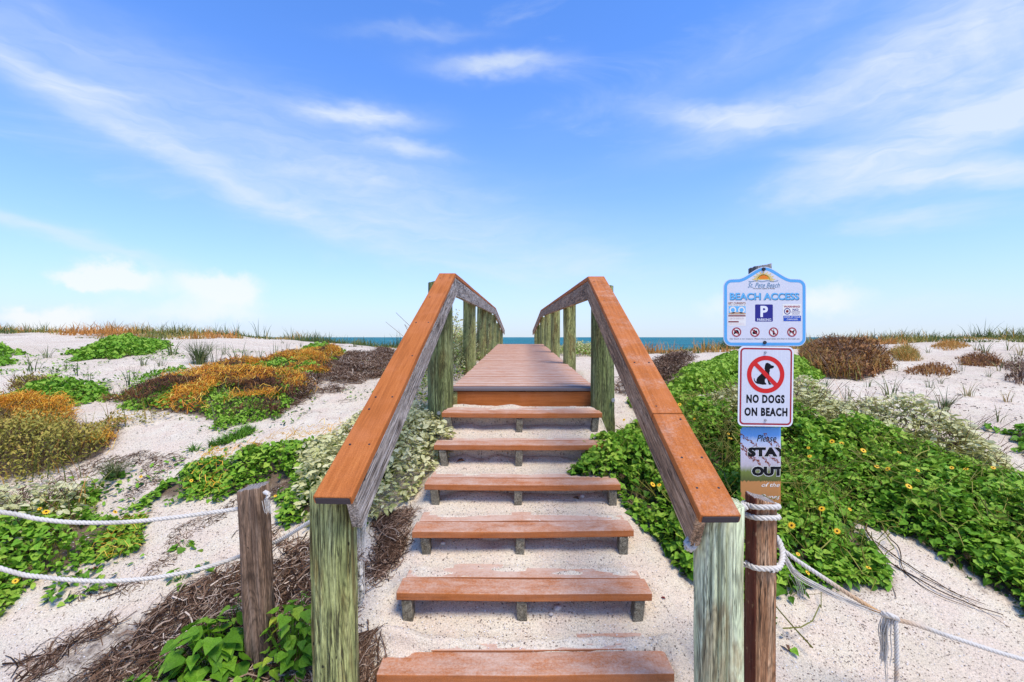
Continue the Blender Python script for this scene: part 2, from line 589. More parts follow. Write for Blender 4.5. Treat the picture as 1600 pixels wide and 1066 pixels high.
def composite_mat(name, dust, gain=1.0):
    """orange-brown moulded decking, sanded over where people walk"""
    m, t, b = new_mat(name)
    tc = t.n('ShaderNodeTexCoord')
    geo = t.n('ShaderNodeNewGeometry')
    oi = t.n('ShaderNodeObjectInfo').outputs['Random']
    cb = t.n('ShaderNodeCombineXYZ')
    for i in range(3):
        t.put(cb.inputs[i], t.math('MULTIPLY', oi, 9.1 + 4 * i))
    oc = t.vmath('ADD', tc.outputs['Object'], cb.outputs[0])
    gv = t.mapping(oc, (1, .05, 1))
    g = t.noise(gv, 60, 5, .65, .5)
    wear = t.noise(oc, 5, 5, .6)
    col = t.ramp(g, [(.3, (.29, .086, .020)), (.5, (.40, .120, .028)), (.7, (.48, .160, .042))])
    col = t.mix(t.math('MULTIPLY', t.sstep(wear, .42, .7), .5), col, (.48, .165, .06))
    sp = t.noise(oc, 260, 3, .7)
    col = t.mix(1.0, col, t.ramp(sp, [(.3, .72), (.6, 1.08)]), 'MULTIPLY')
    col = t.mix(1.0, col, (gain, gain, gain), 'MULTIPLY')
    if dust > 0:
        nz = t.n('ShaderNodeSeparateXYZ')
        t.put(nz.inputs[0], geo.outputs['Normal'])
        up = t.sstep(nz.outputs[2], .6, .95)
        dn = t.noise(t.mapping(geo.outputs['Position'], (1, 1.6, 1)), 6.5, 8, .75, .2)
        dg = t.noise(geo.outputs['Position'], 90, 4, .75)
        dm = t.sstep(t.math('ADD', t.math('MULTIPLY', dn, .75), t.math('MULTIPLY', dg, .45)), .72 - .36 * dust, 1.22 - .36 * dust)
        dm = t.math('MULTIPLY', t.math('MULTIPLY', dm, t.math('MULTIPLY_ADD', up, .85, .15)), .8)
        col = t.mix(dm, col, (.64, .50, .40))
    t.put(b.inputs['Base Color'], col)
    b.inputs['Roughness'].default_value = .75
    b.inputs['Specular IOR Level'].default_value = .12
    bump(t, b, t.math('ADD', t.math('MULTIPLY', g, .5), t.math('MULTIPLY', sp, .5)), .45, .003)
    return m


def leaf_mat(name, stops, rough=.5, trans=.28, spec=.35):
    m, t, b = new_mat(name)
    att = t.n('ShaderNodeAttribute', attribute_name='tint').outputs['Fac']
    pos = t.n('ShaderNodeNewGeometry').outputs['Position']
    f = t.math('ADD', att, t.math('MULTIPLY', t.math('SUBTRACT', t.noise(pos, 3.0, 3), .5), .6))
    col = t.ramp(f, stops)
    sp = t.noise(pos, 170, 2, .6)
    col = t.mix(1.0, col, t.ramp(sp, [(.3, .75), (.65, 1.15)]), 'MULTIPLY')
    t.put(b.inputs['Base Color'], col)
    b.inputs['Roughness'].default_value = rough
    b.inputs['Specular IOR Level'].default_value = spec
    tr = t.n('ShaderNodeBsdfTranslucent')
    t.put(tr.inputs[0], col)
    ms = t.n('ShaderNodeMixShader')
    ms.inputs[0].default_value = trans
    t.put(ms.inputs[1], b.outputs[0])
    t.put(ms.inputs[2], tr.outputs[0])
    out = [n for n in t.t.nodes if n.type == 'OUTPUT_MATERIAL'][0]
    t.put(out.inputs[0], ms.outputs[0])
    return m


M = {}
M['sand'] = sand_mat()
M['green_post'] = wood_mat('green_treated_timber', [(.17, .185, .060), (.35, .36, .125), (.51, .52, .235)], 'Z', 30, (.20, .125, .035), .7, .8, bumpd=.006)
M['mint_post'] = wood_mat('pale_green_timber', [(.50, .55, .30), (.67, .72, .44), (.77, .80, .56)], 'Z', 30, (.38, .27, .13), .75, .7, fine=.5, fig=.4, bumpd=.006)
M['moss_post'] = wood_mat('mossy_green_timber', [(.08, .10, .03), (.19, .22, .075), (.34, .37, .17)], 'Z', 26, (.13, .09, .025), .6, .7, bumpd=.006)
M['brown_post'] = wood_mat('brown_weathered_timber', [(.09, .055, .033), (.22, .135, .082), (.38, .265, .185)], 'Z', 44, (.06, .03, .018), .5, .9, bumpd=.007, endgrain=True)
M['red_post'] = wood_mat('red_brown_timber', [(.20, .075, .030), (.42, .215, .105), (.66, .43, .26)], 'Z', 44, (.17, .05, .022), .5, .9, paint=(.13, .027, .014), bumpd=.007, endgrain=True)
M['grey_board'] = wood_mat('grey_rail_timber', [(.22, .17, .12), (.45, .38, .315), (.64, .57, .50)], 'Y', 46, (.15, .095, .06), .45, .9)
M['brown_board'] = wood_mat('brown_rail_timber', [(.21, .115, .06), (.43, .265, .155), (.62, .45, .31)], 'Y', 46, (.11, .055, .03), .5, .9)
M['sign_post'] = wood_mat('grey_post_timber', [(.12, .11, .10), (.26, .24, .225), (.38, .36, .34)], 'Z', 46, None, 0, .9)
M['stub'] = wood_mat('grey_leg_timber', [(.13, .11, .075), (.24, .21, .15), (.33, .30, .22)], 'Z', 50, (.12, .09, .05), .4, .6)
M['cap'] = composite_mat('orange_composite', 0, 1.10)
M['cap_faded'] = composite_mat('faded_orange_composite', .50, 1.15)
M['tread'] = composite_mat('sanded_composite', .98, 1.05)
M['rear_tread'] = composite_mat('sand_covered_composite', 1.3, 1.05)
M['deck'] = composite_mat('deck_composite', 1.3, 1.05)
M['nosing'] = plain('grey_nosing', (.16, .13, .125), .7)
M['cap_end'] = plain('dark_cap_end', (.075, .06, .06), .75)
M['fascia'] = composite_mat('fascia_composite', 0)
M['steel'] = plain('zinc_steel', (.42, .42, .43), .45, .8)
M['dark_steel'] = plain('dark_steel', (.05, .05, .055), .5, .6)
M['rope'] = None


def rope_mat():
    m, t, b = new_mat('rope_fibre')
    att = t.n('ShaderNodeAttribute', attribute_name='tint').outputs['Fac']
    oc = t.n('ShaderNodeTexCoord').outputs['Object']
    f = t.noise(oc, 160, 3, .7)
    col = t.mix(f, (.50, .45, .38), (.74, .69, .61))
    col = t.mix(t.math('MULTIPLY', t.sstep(t.noise(oc, 9, 4), .48, .68), .45), col, (.36, .32, .26))
    col = t.mix(att, col, (.50, .25, .06))
    t.put(b.inputs['Base Color'], col)
    b.inputs['Roughness'].default_value = .9
    bump(t, b, f, .5, .002)
    return m


M['rope'] = rope_mat()
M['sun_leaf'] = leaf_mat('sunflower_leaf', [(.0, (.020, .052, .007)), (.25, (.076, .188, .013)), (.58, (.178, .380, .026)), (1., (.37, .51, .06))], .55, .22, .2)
M['fresh_leaf'] = leaf_mat('fresh_broad_leaf', [(.0, (.05, .15, .010)), (.5, (.17, .36, .025)), (.9, (.32, .52, .05)), (1., (.60, .55, .06))], .5, .38, .2)
M['silver_leaf'] = leaf_mat('silvery_leaf', [(.0, (.10, .14, .02)), (.3, (.32, .35, .09)), (.65, (.58, .57, .25)), (1., (.76, .71, .44))], .7, .25, .12)
M['olive_leaf'] = leaf_mat('olive_leaf', [(.0, (.09, .10, .014)), (.35, (.26, .24, .035)), (.75, (.42, .36, .06)), (1., (.52, .34, .07))], .6, .2)
M['brown_leaf'] = leaf_mat('red_brown_leaf', [(.0, (.05, .022, .014)), (.4, (.17, .065, .028)), (.75, (.34, .15, .04)), (1., (.48, .27, .07))], .7, .15)
M['grass_blade'] = leaf_mat('grass_blade', [(.0, (.035, .07, .018)), (.45, (.11, .16, .045)), (.75, (.24, .24, .08)), (1., (.44, .30, .12))], .55, .25)
M['dune_grass'] = leaf_mat('dune_grass', [(.0, (.07, .11, .02)), (.35, (.24, .24, .045)), (.65, (.48, .28, .06)), (1., (.55, .24, .05))], .6, .2)
M['vine'] = leaf_mat('orange_vine', [(.0, (.50, .14, .008)), (.3, (.80, .32, .016)), (.65, (.90, .50, .04)), (1., (.92, .66, .12))], .5, .15)
M['twig'] = leaf_mat('dead_twig', [(.0, (.030, .016, .010)), (.4, (.135, .072, .042)), (.75, (.30, .195, .13)), (1., (.60, .48, .37))], .85, .0, .1)
M['petal'] = plain('yellow_petal', (.82, .46, .02), .5)
M['flower_eye'] = plain('brown_flower_eye', (.06, .022, .012), .8)

# ------------------------------------------------------------------ vegetation outlines (photo pixels -> ground)
POLY = {}


def P_(key, pts, h=0.0):
    POLY[key] = wpoly(pts, h)


P_('near_left', [(-120, 800), (0, 795), (80, 782), (150, 775), (225, 783), (236, 800), (215, 825), (160, 842), (115, 860), (95, 890), (40, 930), (-60, 985), (-160, 1000)], .06)
P_('near_left_silver', [(-120, 745), (0, 738), (60, 745), (115, 765), (140, 785), (90, 815), (40, 850), (0, 880), (-110, 900)], .12)
P_('mid_left', [(205, 760), (262, 735), (330, 708), (420, 690), (500, 675), (560, 672), (620, 690), (600, 740), (540, 775), (480, 800), (428, 797), (365, 775), (300, 762), (250, 770)], .05)
P_('mid_left_silver', [(450, 705), (520, 670), (600, 640), (690, 630), (700, 660), (672, 720), (620, 770), (560, 792), (500, 780), (440, 735)], .10)
P_('olive', [(-120, 660), (0, 650), (70, 643), (140, 648), (200, 668), (196, 690), (150, 708), (60, 722), (-40, 735), (-140, 745)], .06)
P_('green_left', [(-80, 640), (0, 626), (60, 610), (120, 603), (165, 608), (178, 616), (150, 630), (90, 640), (0, 652), (-80, 660)], .03)
P_('dodder', [(180, 628), (215, 606), (262, 590), (330, 577), (400, 566), (450, 554), (520, 547), (545, 553), (520, 572), (500, 600), (470, 630), (440, 650), (360, 658), (280, 655), (230, 648), (195, 640)], .02)
P_('dead_left', [(430, 600), (500, 570), (545, 552), (610, 547), (618, 560), (600, 590), (560, 612), (520, 622), (470, 636), (420, 628)], .01)
P_('green_far_left', [(103, 554), (135, 543), (185, 536), (258, 534), (262, 543), (225, 553), (170, 561), (125, 562)], .02)
P_('green_clump', [(200, 604), (230, 588), (280, 576), (288, 582), (262, 596), (225, 606)], .02)
P_('brown_clump', [(8, 614), (40, 596), (85, 588), (112, 600), (80, 612), (30, 622)], .03)
P_('green_far_mid', [(455, 552), (480, 543), (515, 542), (535, 548), (510, 556), (470, 558)], .02)
P_('runner', [(288, 705), (340, 678), (400, 656), (452, 646), (456, 655), (400, 676), (340, 700), (300, 712)])
P_('edge_left', [(-60, 560), (0, 540), (18, 546), (20, 562), (0, 572), (-60, 580)], .02)
P_('near_right', [(893, 718), (905, 700), (960, 660), (1010, 640), (1090, 632), (1180, 640), (1260, 650), (1360, 665), (1450, 700), (1530, 725), (1620, 750), (1760, 800), (1760, 1010), (1620, 940), (1560, 915), (1480, 855), (1425, 812), (1380, 795), (1345, 803), (1362, 850), (1372, 890), (1340, 905), (1285, 893), (1230, 880), (1165, 890), (1085, 885), (1040, 882), (1012, 850), (990, 800), (965, 765), (925, 745)], .10)
P_('far_right', [(985, 640), (1000, 610), (1040, 585), (1085, 568), (1140, 555), (1200, 552), (1245, 556), (1280, 578), (1270, 596), (1225, 608), (1180, 640), (1080, 642)], .08)
P_('silver_right', [(1090, 628), (1110, 610), (1180, 605), (1250, 612), (1330, 632), (1420, 650), (1500, 668), (1575, 695), (1600, 735), (1545, 735), (1470, 705), (1390, 690), (1300, 672), (1180, 665), (1110, 655)], .12)
P_('brown_shrub', [(1244, 545), (1290, 538), (1345, 540), (1382, 552), (1384, 570), (1350, 582), (1300, 580), (1258, 570)], .10)
P_('tan_clump', [(1386, 548), (1410, 542), (1438, 545), (1438, 556), (1412, 560), (1388, 558)], .06)
P_('low_clump', [(1412, 574), (1440, 569), (1480, 571), (1496, 580), (1470, 587), (1430, 585)], .02)
P_('red_clump', [(1490, 556), (1520, 550), (1560, 556), (1570, 567), (1540, 571), (1505, 566)], .04)
P_('orange_clump', [(1456, 540), (1490, 536), (1520, 540), (1500, 545), (1465, 546)], .02)
P_('green_edge_right', [(1545, 668), (1600, 660), (1700, 662), (1720, 720), (1620, 712), (1575, 695)], .05)
P_('twiggy_right', [(1570, 590), (1585, 570), (1640, 560), (1660, 590), (1600, 604)], .03)
P_('dead_right', [(1010, 600), (1018, 575), (1050, 556), (1078, 560), (1068, 585), (1060, 612), (1030, 618)], .03)
P_('dead_deck_right', [(958, 612), (962, 595), (985, 594), (990, 608), (975, 616)], .01)
P_('twig_heap', [(50, 1080), (110, 1010), (180, 960), (250, 922), (320, 900), (372, 872), (430, 842), (482, 818), (490, 960), (480, 1080), (250, 1180), (60, 1180)])
P_('twigs_by_steps', [(556, 930), (562, 868), (600, 800), (648, 786), (646, 815), (612, 860), (580, 905), (570, 945)])
P_('twigs_low', [(540, 1090), (556, 985), (580, 1000), (592, 1060), (596, 1110)])
P_('debris_a', [(30, 752), (120, 728), (230, 712), (300, 716), (260, 740), (160, 760), (60, 765)])
P_('debris_b', [(365, 705), (400, 690), (450, 680), (455, 690), (410, 702), (375, 712)])
P_('debris_c', [(150, 880), (260, 830), (360, 780), (420, 770), (360, 810), (260, 860), (170, 900)])

LITTER = {'near_left': .75, 'near_left_silver': .6, 'mid_left': .75, 'mid_left_silver': .35, 'olive': .8, 'green_left': .7, 'dodder': .85, 'dead_left': .42,
          'green_far_left': .7, 'near_right': .9, 'far_right': .9, 'silver_right': .8, 'brown_shrub': .8, 'dead_right': .8, 'dead_deck_right': .7,
          'twig_heap': .50, 'twigs_by_steps': .6, 'twigs_low': .6, 'debris_a': .30, 'debris_b': .42, 'debris_c': .34, 'brown_clump': .45, 'green_edge_right': .8,
          'tan_clump': .5, 'red_clump': .6, 'low_clump': .35}

# ------------------------------------------------------------------ the ground, the sea
def grow(a, b, s0, k):
    out, v, s = [], a, s0
    while v < b:
        v += s
        s *= k
        out.append(v)
    return out


def build_ground():
    xs = list(np.arange(-1.0, 1.2, .018))
    r = grow(1.2, 4.2, .03, 1.005)
    r2 = grow(r[-1], 160, .05, 1.07)
    left = [-(v - .2) for v in r + r2]
    xs = np.array(sorted(left) + xs + r + r2)
    ys = [-x for x in grow(-1.2, 30, .08, 1.12)][::-1] + list(np.arange(1.25, 4.2, .0085)) + grow(4.2, 7, .02, 1.004)
    ys = np.array(ys + grow(ys[-1], 130, .04, 1.035))
    X, Y = np.meshgrid(xs, ys)
    Z = zg(X, Y)
    nx, ny = len(xs), len(ys)
    V = np.stack([X, Y, Z], -1).reshape(-1, 3)
    i = np.arange(ny - 1)[:, None] * nx + np.arange(nx - 1)[None, :]
    Fq = np.stack([i, i + 1, i + 1 + nx, i + nx], -1).reshape(-1, 4)
    P = V[:, :2]
    lit = np.zeros(len(P))
    for k, a in LITTER.items():
        pl = POLY[k]
        lo, hi = pl.min(0) - .5, pl.max(0) + .5
        m = np.nonzero(((P > lo) & (P < hi)).all(1))[0]
        if len(m) == 0:
            continue
        ins, Q = in_patch(pl, P[m])
        e = edist(pl, Q)
        val = a * np.where(ins, .55 + .45 * sm(0, .12, e), .5 * (1 - sm(0, .12, e)))
        lit[m] = np.maximum(lit[m], val)
    crest = sm(9.5, 11.5, P[:, 1]) * (1 - sm(15.5, 18, P[:, 1])) * .55 * sm(.4, .6, fbm(P[:, 0] * .5, P[:, 1] * .9, 3))
    lit = np.maximum(lit, crest)
    # no litter on the swept sand between the treads
    xc = .055 + .0157 * (P[:, 1] - 1.8)
    lit *= np.where((np.abs(P[:, 0] - xc) < .62) & (P[:, 1] < 3.8), 0.0, 1.0)
    o = link('sand_ground', np_mesh('sand_ground', V, [Fq], lit, True), M['sand'])
    tag(o, 'pale shell sand of the dunes on both sides of the steps', None, None, 'structure')


def build_sea():
    m, t, b = new_mat('sea_water')
    oc = t.n('ShaderNodeTexCoord').outputs['Object']
    bands = t.noise(t.mapping(oc, (.012, .05, 1)), 1.0, 5, .6)
    wav = t.noise(t.mapping(oc, (.12, .5, 1)), 1.0, 5, .65)
    col = t.mix(t.sstep(bands, .35, .65), (.002, .105, .125), (.006, .19, .19))
    foam = t.math('MULTIPLY', t.sstep(t.noise(t.mapping(oc, (.05, .45, 1)), 1.0, 6, .7), .64, .72), .5)
    col = t.mix(foam, col, (.55, .65, .66))
    t.put(b.inputs['Base Color'], col)
    b.inputs['Roughness'].default_value = .45
    b.inputs['Specular IOR Level'].default_value = .10
    bump(t, b, wav, 1.0, 1.2)
    ys = np.array([45, 60, 80, 110, 160, 250, 500, 1500, 6000, 25000.])
    V, Fq = [], []
    for k, y in enumerate(ys):
        V += [(-max(400, 3 * y), y, -1.55), (max(400, 3 * y), y, -1.55)]
        if k:
            a = 2 * k - 2
            Fq.append((a, a + 1, a + 3, a + 2))
    o = link('sea', np_mesh('sea', V, [np.array(Fq)]), m)
    tag(o, 'teal sea along the horizon beyond the end of the boardwalk', None, None, 'structure')


build_ground()
build_sea()


# ------------------------------------------------------------------ timber shapes
def sweep(name, rings, cap=True, smooth=False):
    n, k = len(rings), len(rings[0])
    V = [p for r in rings for p in r]
    Fq = []
    for i in range(n - 1):
        for j in range(k):
            j2 = (j + 1) % k
            Fq.append((i * k + j, i * k + j2, (i + 1) * k + j2, (i + 1) * k + j))
    me = bpy.data.meshes.new(name)
    faces = Fq + ([tuple(range(k))[::-1], tuple(range((n - 1) * k, n * k))] if cap else [])
    me.from_pydata([tuple(p) for p in V], [], faces)
    if smooth:
        for p in me.polygons:
            p.use_smooth = len(p.vertices) == 4
    me.update()
    return me


def rrect(w, h, r, seg=2):
    pts = []
    for cx, cz, a0 in ((w / 2 - r, h / 2 - r, 0), (-w / 2 + r, h / 2 - r, 90), (-w / 2 + r, -h / 2 + r, 180), (w / 2 - r, -h / 2 + r, 270)):
        for s in range(seg + 1):
            a = math.radians(a0 + 90 * s / seg)
            pts.append((cx + r * math.cos(a), cz + r * math.sin(a)))
    return pts


def board(name, p0, p1, w, th, mat, parent, up=(0, 0, 1), r=.004, seg=10, warp=.0015, bow=0.0, clip=None):
    """straight plank from p0 to p1: local Y along it, X across, Z through it"""
    p0, p1 = Vector(p0), Vector(p1)
    d = p1 - p0
    L = d.length
    y = d.normalized()
    x = y.cross(Vector(up)).normalized()
    z = x.cross(y)
    mw = Matrix.Translation((p0 + p1) / 2) @ Matrix((x, y, z)).transposed().to_4x4()
    cs = rrect(w, th, r)
    ph = random.random() * 50
    rings = []
    for i in range(-1, seg + 2):
        t = min(max(i / seg, 0), 1)
        ins = r * .7 if i in (-1, seg + 1) else 0
        yy = -L / 2 + t * L + (0 if ins == 0 else 0)
        sx = (float(vn(ph, t * 4)) - .5) * 2 * warp
        sz = (float(vn(ph + 9, t * 4)) - .5) * 2 * warp + bow * (4 * t * (1 - t))
        f = 1 - ins / min(w, th) * 1.4
        if i == 0:
            yy += r * .6
        if i == seg:
            yy -= r * .6
        rings.append([(a * f + sx, yy, c * f + sz) for a, c in cs])
    me = sweep(name, rings)
    return link(name, me, mat, parent, mw)


def post(name, base, top, rad, mat, parent, sq=2.0, sides=28, grooves=2, rough=.004, tilt_top=0.0, flare=0.0, face=None):
    """timber post along local Z; sq 2 is a round pole, larger is a squared one"""
    base, top = Vector(base), Vector(top)
    L = (top - base).length
    zax = (top - base).normalized()
    x = Vector((1, 0, 0))
    yax = zax.cross(x).normalized()
    x = yax.cross(zax)
    mw = Matrix.Translation(base) @ Matrix((x, yax, zax)).transposed().to_4x4()
    ph = random.random() * 90
    gs = [(random.randrange(sides), random.uniform(.0, .5), random.uniform(.6, 1.0)) for _ in range(grooves)]
    if face is not None:
        gs = [(int(((face + random.uniform(-60, 60)) % 360) / 360 * sides), *ab) for ab in ((.0, .62), (.30, .97), (.55, 1.0), (.05, .4), (.66, .92))[:grooves]]
    rings = []
    N = 16
    zs = [i / N for i in range(N + 1)] + [1 + 1e-6]
    for q, t in enumerate(zs):
        ring = []
        for j in range(sides):
            a = 2 * math.pi * (j + .5) / sides
            ca, sa = math.cos(a), math.sin(a)
            rr = rad / (abs(ca) ** sq + abs(sa) ** sq) ** (1 / sq)
            rr *= 1 + flare * (1 - t)
            rr += (float(vn(ph + j * .8, t * 5)) - .5) * rough * 2
            for gj, g0, g1 in gs:
                if gj == j and g0 < t < g1:
                    rr -= .026 if sides < 60 else .034 * min(1, 5 * min(t - g0, g1 - t) + .25)
            if q == len(zs) - 1:
                rr *= .955
            zz = L * min(t, 1) + (.004 if q == len(zs) - 1 else 0)
            if t >= 1:
                zz += tilt_top * (ca * rr) / rad
                zz += (float(vn(ph + j * 1.3, 3.3)) - .5) * .010
            ring.append((ca * rr, sa * rr, zz))
        rings.append(ring)
    return link(name, sweep(name, rings, True, True), mat, parent, mw)


def disc_mesh(name, r, h, n=10):
    b = bmesh.new()
    bmesh.ops.create_cone(b, cap_ends=True, segments=n, radius1=r, radius2=r * .8, depth=h)
    me = bpy.data.meshes.new(name)
    b.to_mesh(me)
    b.free()
    return me


# ------------------------------------------------------------------ the boardwalk
def build_boardwalk():
    bw = thing('boardwalk', 'wooden boardwalk with brown steps, sloping handrails and green posts over the dune', 'boardwalk', (.06, 1.8, TREAD_Z[0]))
    # steps
    for n, (y, z, xc) in enumerate(zip(TREAD_Y, TREAD_Z, TREAD_X)):
        st = bpy.data.objects.new('stair_step', None)
        COL.objects.link(st)
        st.parent = bw
        mw = Matrix.Translation((xc, y, z))
        st.matrix_local = WM[bw.name].inverted() @ mw
        WM[st.name] = mw
        hw = .60
        sk = (.004, -.003, .006, -.004, .003, -.005)[n]
        board('tread_board', (xc - hw, y + STEP_B / 2 - sk, z - .018), (xc + hw, y + STEP_B / 2 + sk, z - .018), STEP_B, .036, M['tread'], st, seg=14, bow=-.004, warp=.002)
        yb = y + STEP_B * 1.5 + .006
        board('tread_board', (xc - hw + .012, yb - sk, z - .019), (xc + hw - .015, yb + sk, z - .019), STEP_B, .036, M['rear_tread'], st, seg=14, warp=.002)
        if n:
            for k, fx in enumerate((-.545, -.02, .545)):
                px = xc + fx + random.uniform(-.01, .01)
                lean = random.uniform(-.015, .015) + (.02 if fx < -.1 else -.015 if fx > .1 else 0)
                board('support_leg', (px + lean, y + .035, z - .24), (px, y + .035, z - .037), .048, .06, M['stub'], st, up=(0, 1, 0), seg=4)
    # deck planks
    y, w = DECK_Y, .144
    k = 0
    while y < 19.2:
        yc = y + .068
        if yc < 12.1:
            z = DECK_Z + .0286 * (yc - DECK_Y)
        else:
            z = DECK_Z + .0286 * (12.1 - DECK_Y) - .068 * (yc - 12.1)
        xc = .095 + .0157 * (yc - DECK_Y)
        j = random.uniform(-.006, .006)
        board('deck_plank', (xc - .60 + j, yc, z - .0125 + random.uniform(-.002, .002)), (xc + .60 + j, yc, z - .0125), .136, .025, M['nosing'] if k == 0 else M['deck'], bw, seg=2, warp=.0005, r=.005)
        y += w
        k += 1
    # joists under the deck, fascia under its front edge
    for fx in (-.54, 0, .54):
        board('joist', (.095 + fx, 3.80, DECK_Z - .105), (.225 + fx, 12.1, DECK_Z + .237 - .108), .045, .14, M['stub'], bw, seg=6)
        board('joist', (.225 + fx, 12.11, DECK_Z + .237 - .108), (.335 + fx, 19.1, DECK_Z - .35), .045, .14, M['stub'], bw, seg=6)
    board('fascia_board', (-.465, 3.772, DECK_Z - .092), (.655, 3.772, DECK_Z - .092), .125, .03, M['fascia'], bw, up=(0, -1, 0), seg=6)
    # rails: sloping pair up the steps, then along the deck
    cw, ct = .132, .034
    rails = {
        'l': [(-.602, 1.53, ZC - .550), (-.511, 3.60, ZC + .490), (-.497, 12.2, ZC + .765), (-.365, 19.0, ZC + .27)],
        'r': [(.673, 1.47, ZC - .588), (.664, 3.60, ZC + .464), (.822, 12.0, ZC + .70), (.92, 19.0, ZC + .25)]}
    for side, pts in rails.items():
        s = 1 if side == 'l' else -1        # towards the walkway
        bm_ = M['grey_board'] if side == 'l' else M['brown_board']
        for i in range(3):
            a, b = Vector(pts[i]), Vector(pts[i + 1])
            d = (b - a).normalized()
            up = Vector((0, 0, 1))
            nrm = (up - d * up.dot(d)).normalized()
            if i == 0:
                cuts = [(0, 1)] if side == 'l' else [(0, .232), (.2335, 1)]
            else:
                m = max(1, round((b - a).length / 2.45))
                cuts = [(q / m, (q + 1) / m - .0012) for q in range(m)]
            for u0, u1 in cuts:
                o = board('handrail_cap', a.lerp(b, u0), a.lerp(b, u1), cw, ct, M['cap' if side == 'l' else 'cap_faded'], bw, seg=8, r=.005, warp=.0012)
                if u0 == 0 and i == 0:
                    e = board('cap_end', a - d * .0035, a - d * .0005, cw - .012, ct - .008, M['cap_end'], o, seg=1, r=.003, warp=0)
            off = Vector((s * (cw / 2 - .021), 0, 0)) - nrm * (ct / 2 + .073)
            for u0, u1 in cuts if i else [(.012, 1)]:
                board('handrail_board', a.lerp(b, u0) + off, a.lerp(b, u1) + off, .038, .14, bm_, bw, seg=10, r=.004, warp=.0025)
        # screws along the sloping cap
        a, b = Vector(pts[0]), Vector(pts[1])
        d = (b - a).normalized()
        nrm = (Vector((0, 0, 1)) - d * d.z).normalized()
        sm_ = disc_mesh('screw', .0050, .002, 8)
        sm_.materials.append(M['dark_steel'])
        for u in (.05, .115, .215, .255, .42, .60, .78, .95):
            for q in (-.035, .04):
                if random.random() < .75:
                    p = a.lerp(b, u) + Vector((q, 0, 0)) + nrm * (ct / 2 + .001)
                    mw = Matrix.Translation(p) @ nrm.to_track_quat('Z', 'Y').to_matrix().to_4x4()
                    link('screw', sm_, None, bw, mw)
        # posts along the deck
        inner = lambda yy: float(np.interp(yy, [p[1] for p in pts], [p[0] + s * cw / 2 for p in pts]))
        topz = lambda yy: float(np.interp(yy, [p[1] for p in pts], [p[2] for p in pts])) - .02
        for q, yy in enumerate((3.70, 6.1, 8.5, 10.9, 13.3, 15.7, 18.1)):
            rad = (.097 if side == 'l' else .088) if q == 0 else random.uniform(.080, .088)
            x = inner(yy) - s * (.044 + rad)
            gz = float(zg(x, yy))
            tz = topz(yy) - (.035 if q == 0 else .012)
            mt = M['moss_post'] if (q == 0 or random.random() < .2) else M['green_post']
            lean = random.uniform(-.012, .012)
            post('rail_post', (x + lean, yy, gz - .25), (x, yy, tz), rad, mt, bw, 2.15, flare=.10 if q == 0 else .0)
        # bottom posts
        if side == 'l':
            x0 = (524 - 800) / F * 1.68
            post('newel_post', (x0 + .012, 1.68, ZC - 1.75), (x0 - .008, 1.68, ZC - .553), .077, M['green_post'], bw, 2.35, sides=72, grooves=5, face=268)
        else:
            x0 = (1122 - 800) / F * 1.61
            post('newel_post', (x0, 1.61, ZC - 1.75), (x0, 1.61, ZC - .585), .077, M['mint_post'], bw, 2.5, sides=72, grooves=5, face=262)
    # beam ends and bolts at the foot of the first deck posts
    board('cross_beam', (-.66, 3.50, ZC - .745), (-.47, 3.50, ZC - .745), .12, .04, M['stub'], bw, up=(0, -1, 0), seg=3)
    board('side_post', (-.487, 3.47, ZC - .98), (-.487, 3.47, ZC - .61), .05, .05, M['stub'], bw, up=(0, 1, 0), seg=3)
    board('side_post', (-.475, 3.78, ZC - .70), (-.475, 3.78, ZC - .45), .05, .05, M['green_post'], bw, up=(0, 1, 0), seg=3)
    board('side_post', (.672, 3.78, ZC - .70), (.672, 3.78, ZC - .45), .05, .05, M['green_post'], bw, up=(0, 1, 0), seg=3)
    bm_ = disc_mesh('bolt_head', .017, .012, 12)
    bm_.materials.append(M['steel'])
    for p in ((-.578, 3.592, ZC - .60), (-.565, 3.475, ZC - .735), (.80, 3.60, ZC - .50)):
        link('bolt_head', bm_, None, bw, Matrix.Translation(p) @ Matrix.Rotation(math.radians(90), 4, 'X'))
    return bw


build_boardwalk()


# ------------------------------------------------------------------ rope posts and ropes
def tube(path, rad, sides=6, tint=None):
    """arrays of one tube along a dense path"""
    P = np.asarray(path, float)
    n = len(P)
    T = np.gradient(P, axis=0)
    T /= np.linalg.norm(T, axis=1)[:, None] + 1e-12
    ref = np.array([0.13, 0.21, .97])
    N = np.cross(T, ref)
    N /= np.linalg.norm(N, axis=1)[:, None] + 1e-9
    B = np.cross(T, N)
    a = np.arange(sides) * 2 * math.pi / sides
    rad = np.broadcast_to(rad, (n,))
    V = P[:, None] + rad[:, None, None] * (np.cos(a)[None, :, None] * N[:, None] + np.sin(a)[None, :, None] * B[:, None])
    i = np.arange(n - 1)[:, None] * sides
    j = np.arange(sides)[None]
    j2 = (j + 1) % sides
    Fq = np.stack([i + j, i + j2, i + sides + j2, i + sides + j], -1).reshape(-1, 4)
    return V.reshape(-1, 3), Fq, np.repeat(np.broadcast_to(0 if tint is None else tint, (n,)), sides)


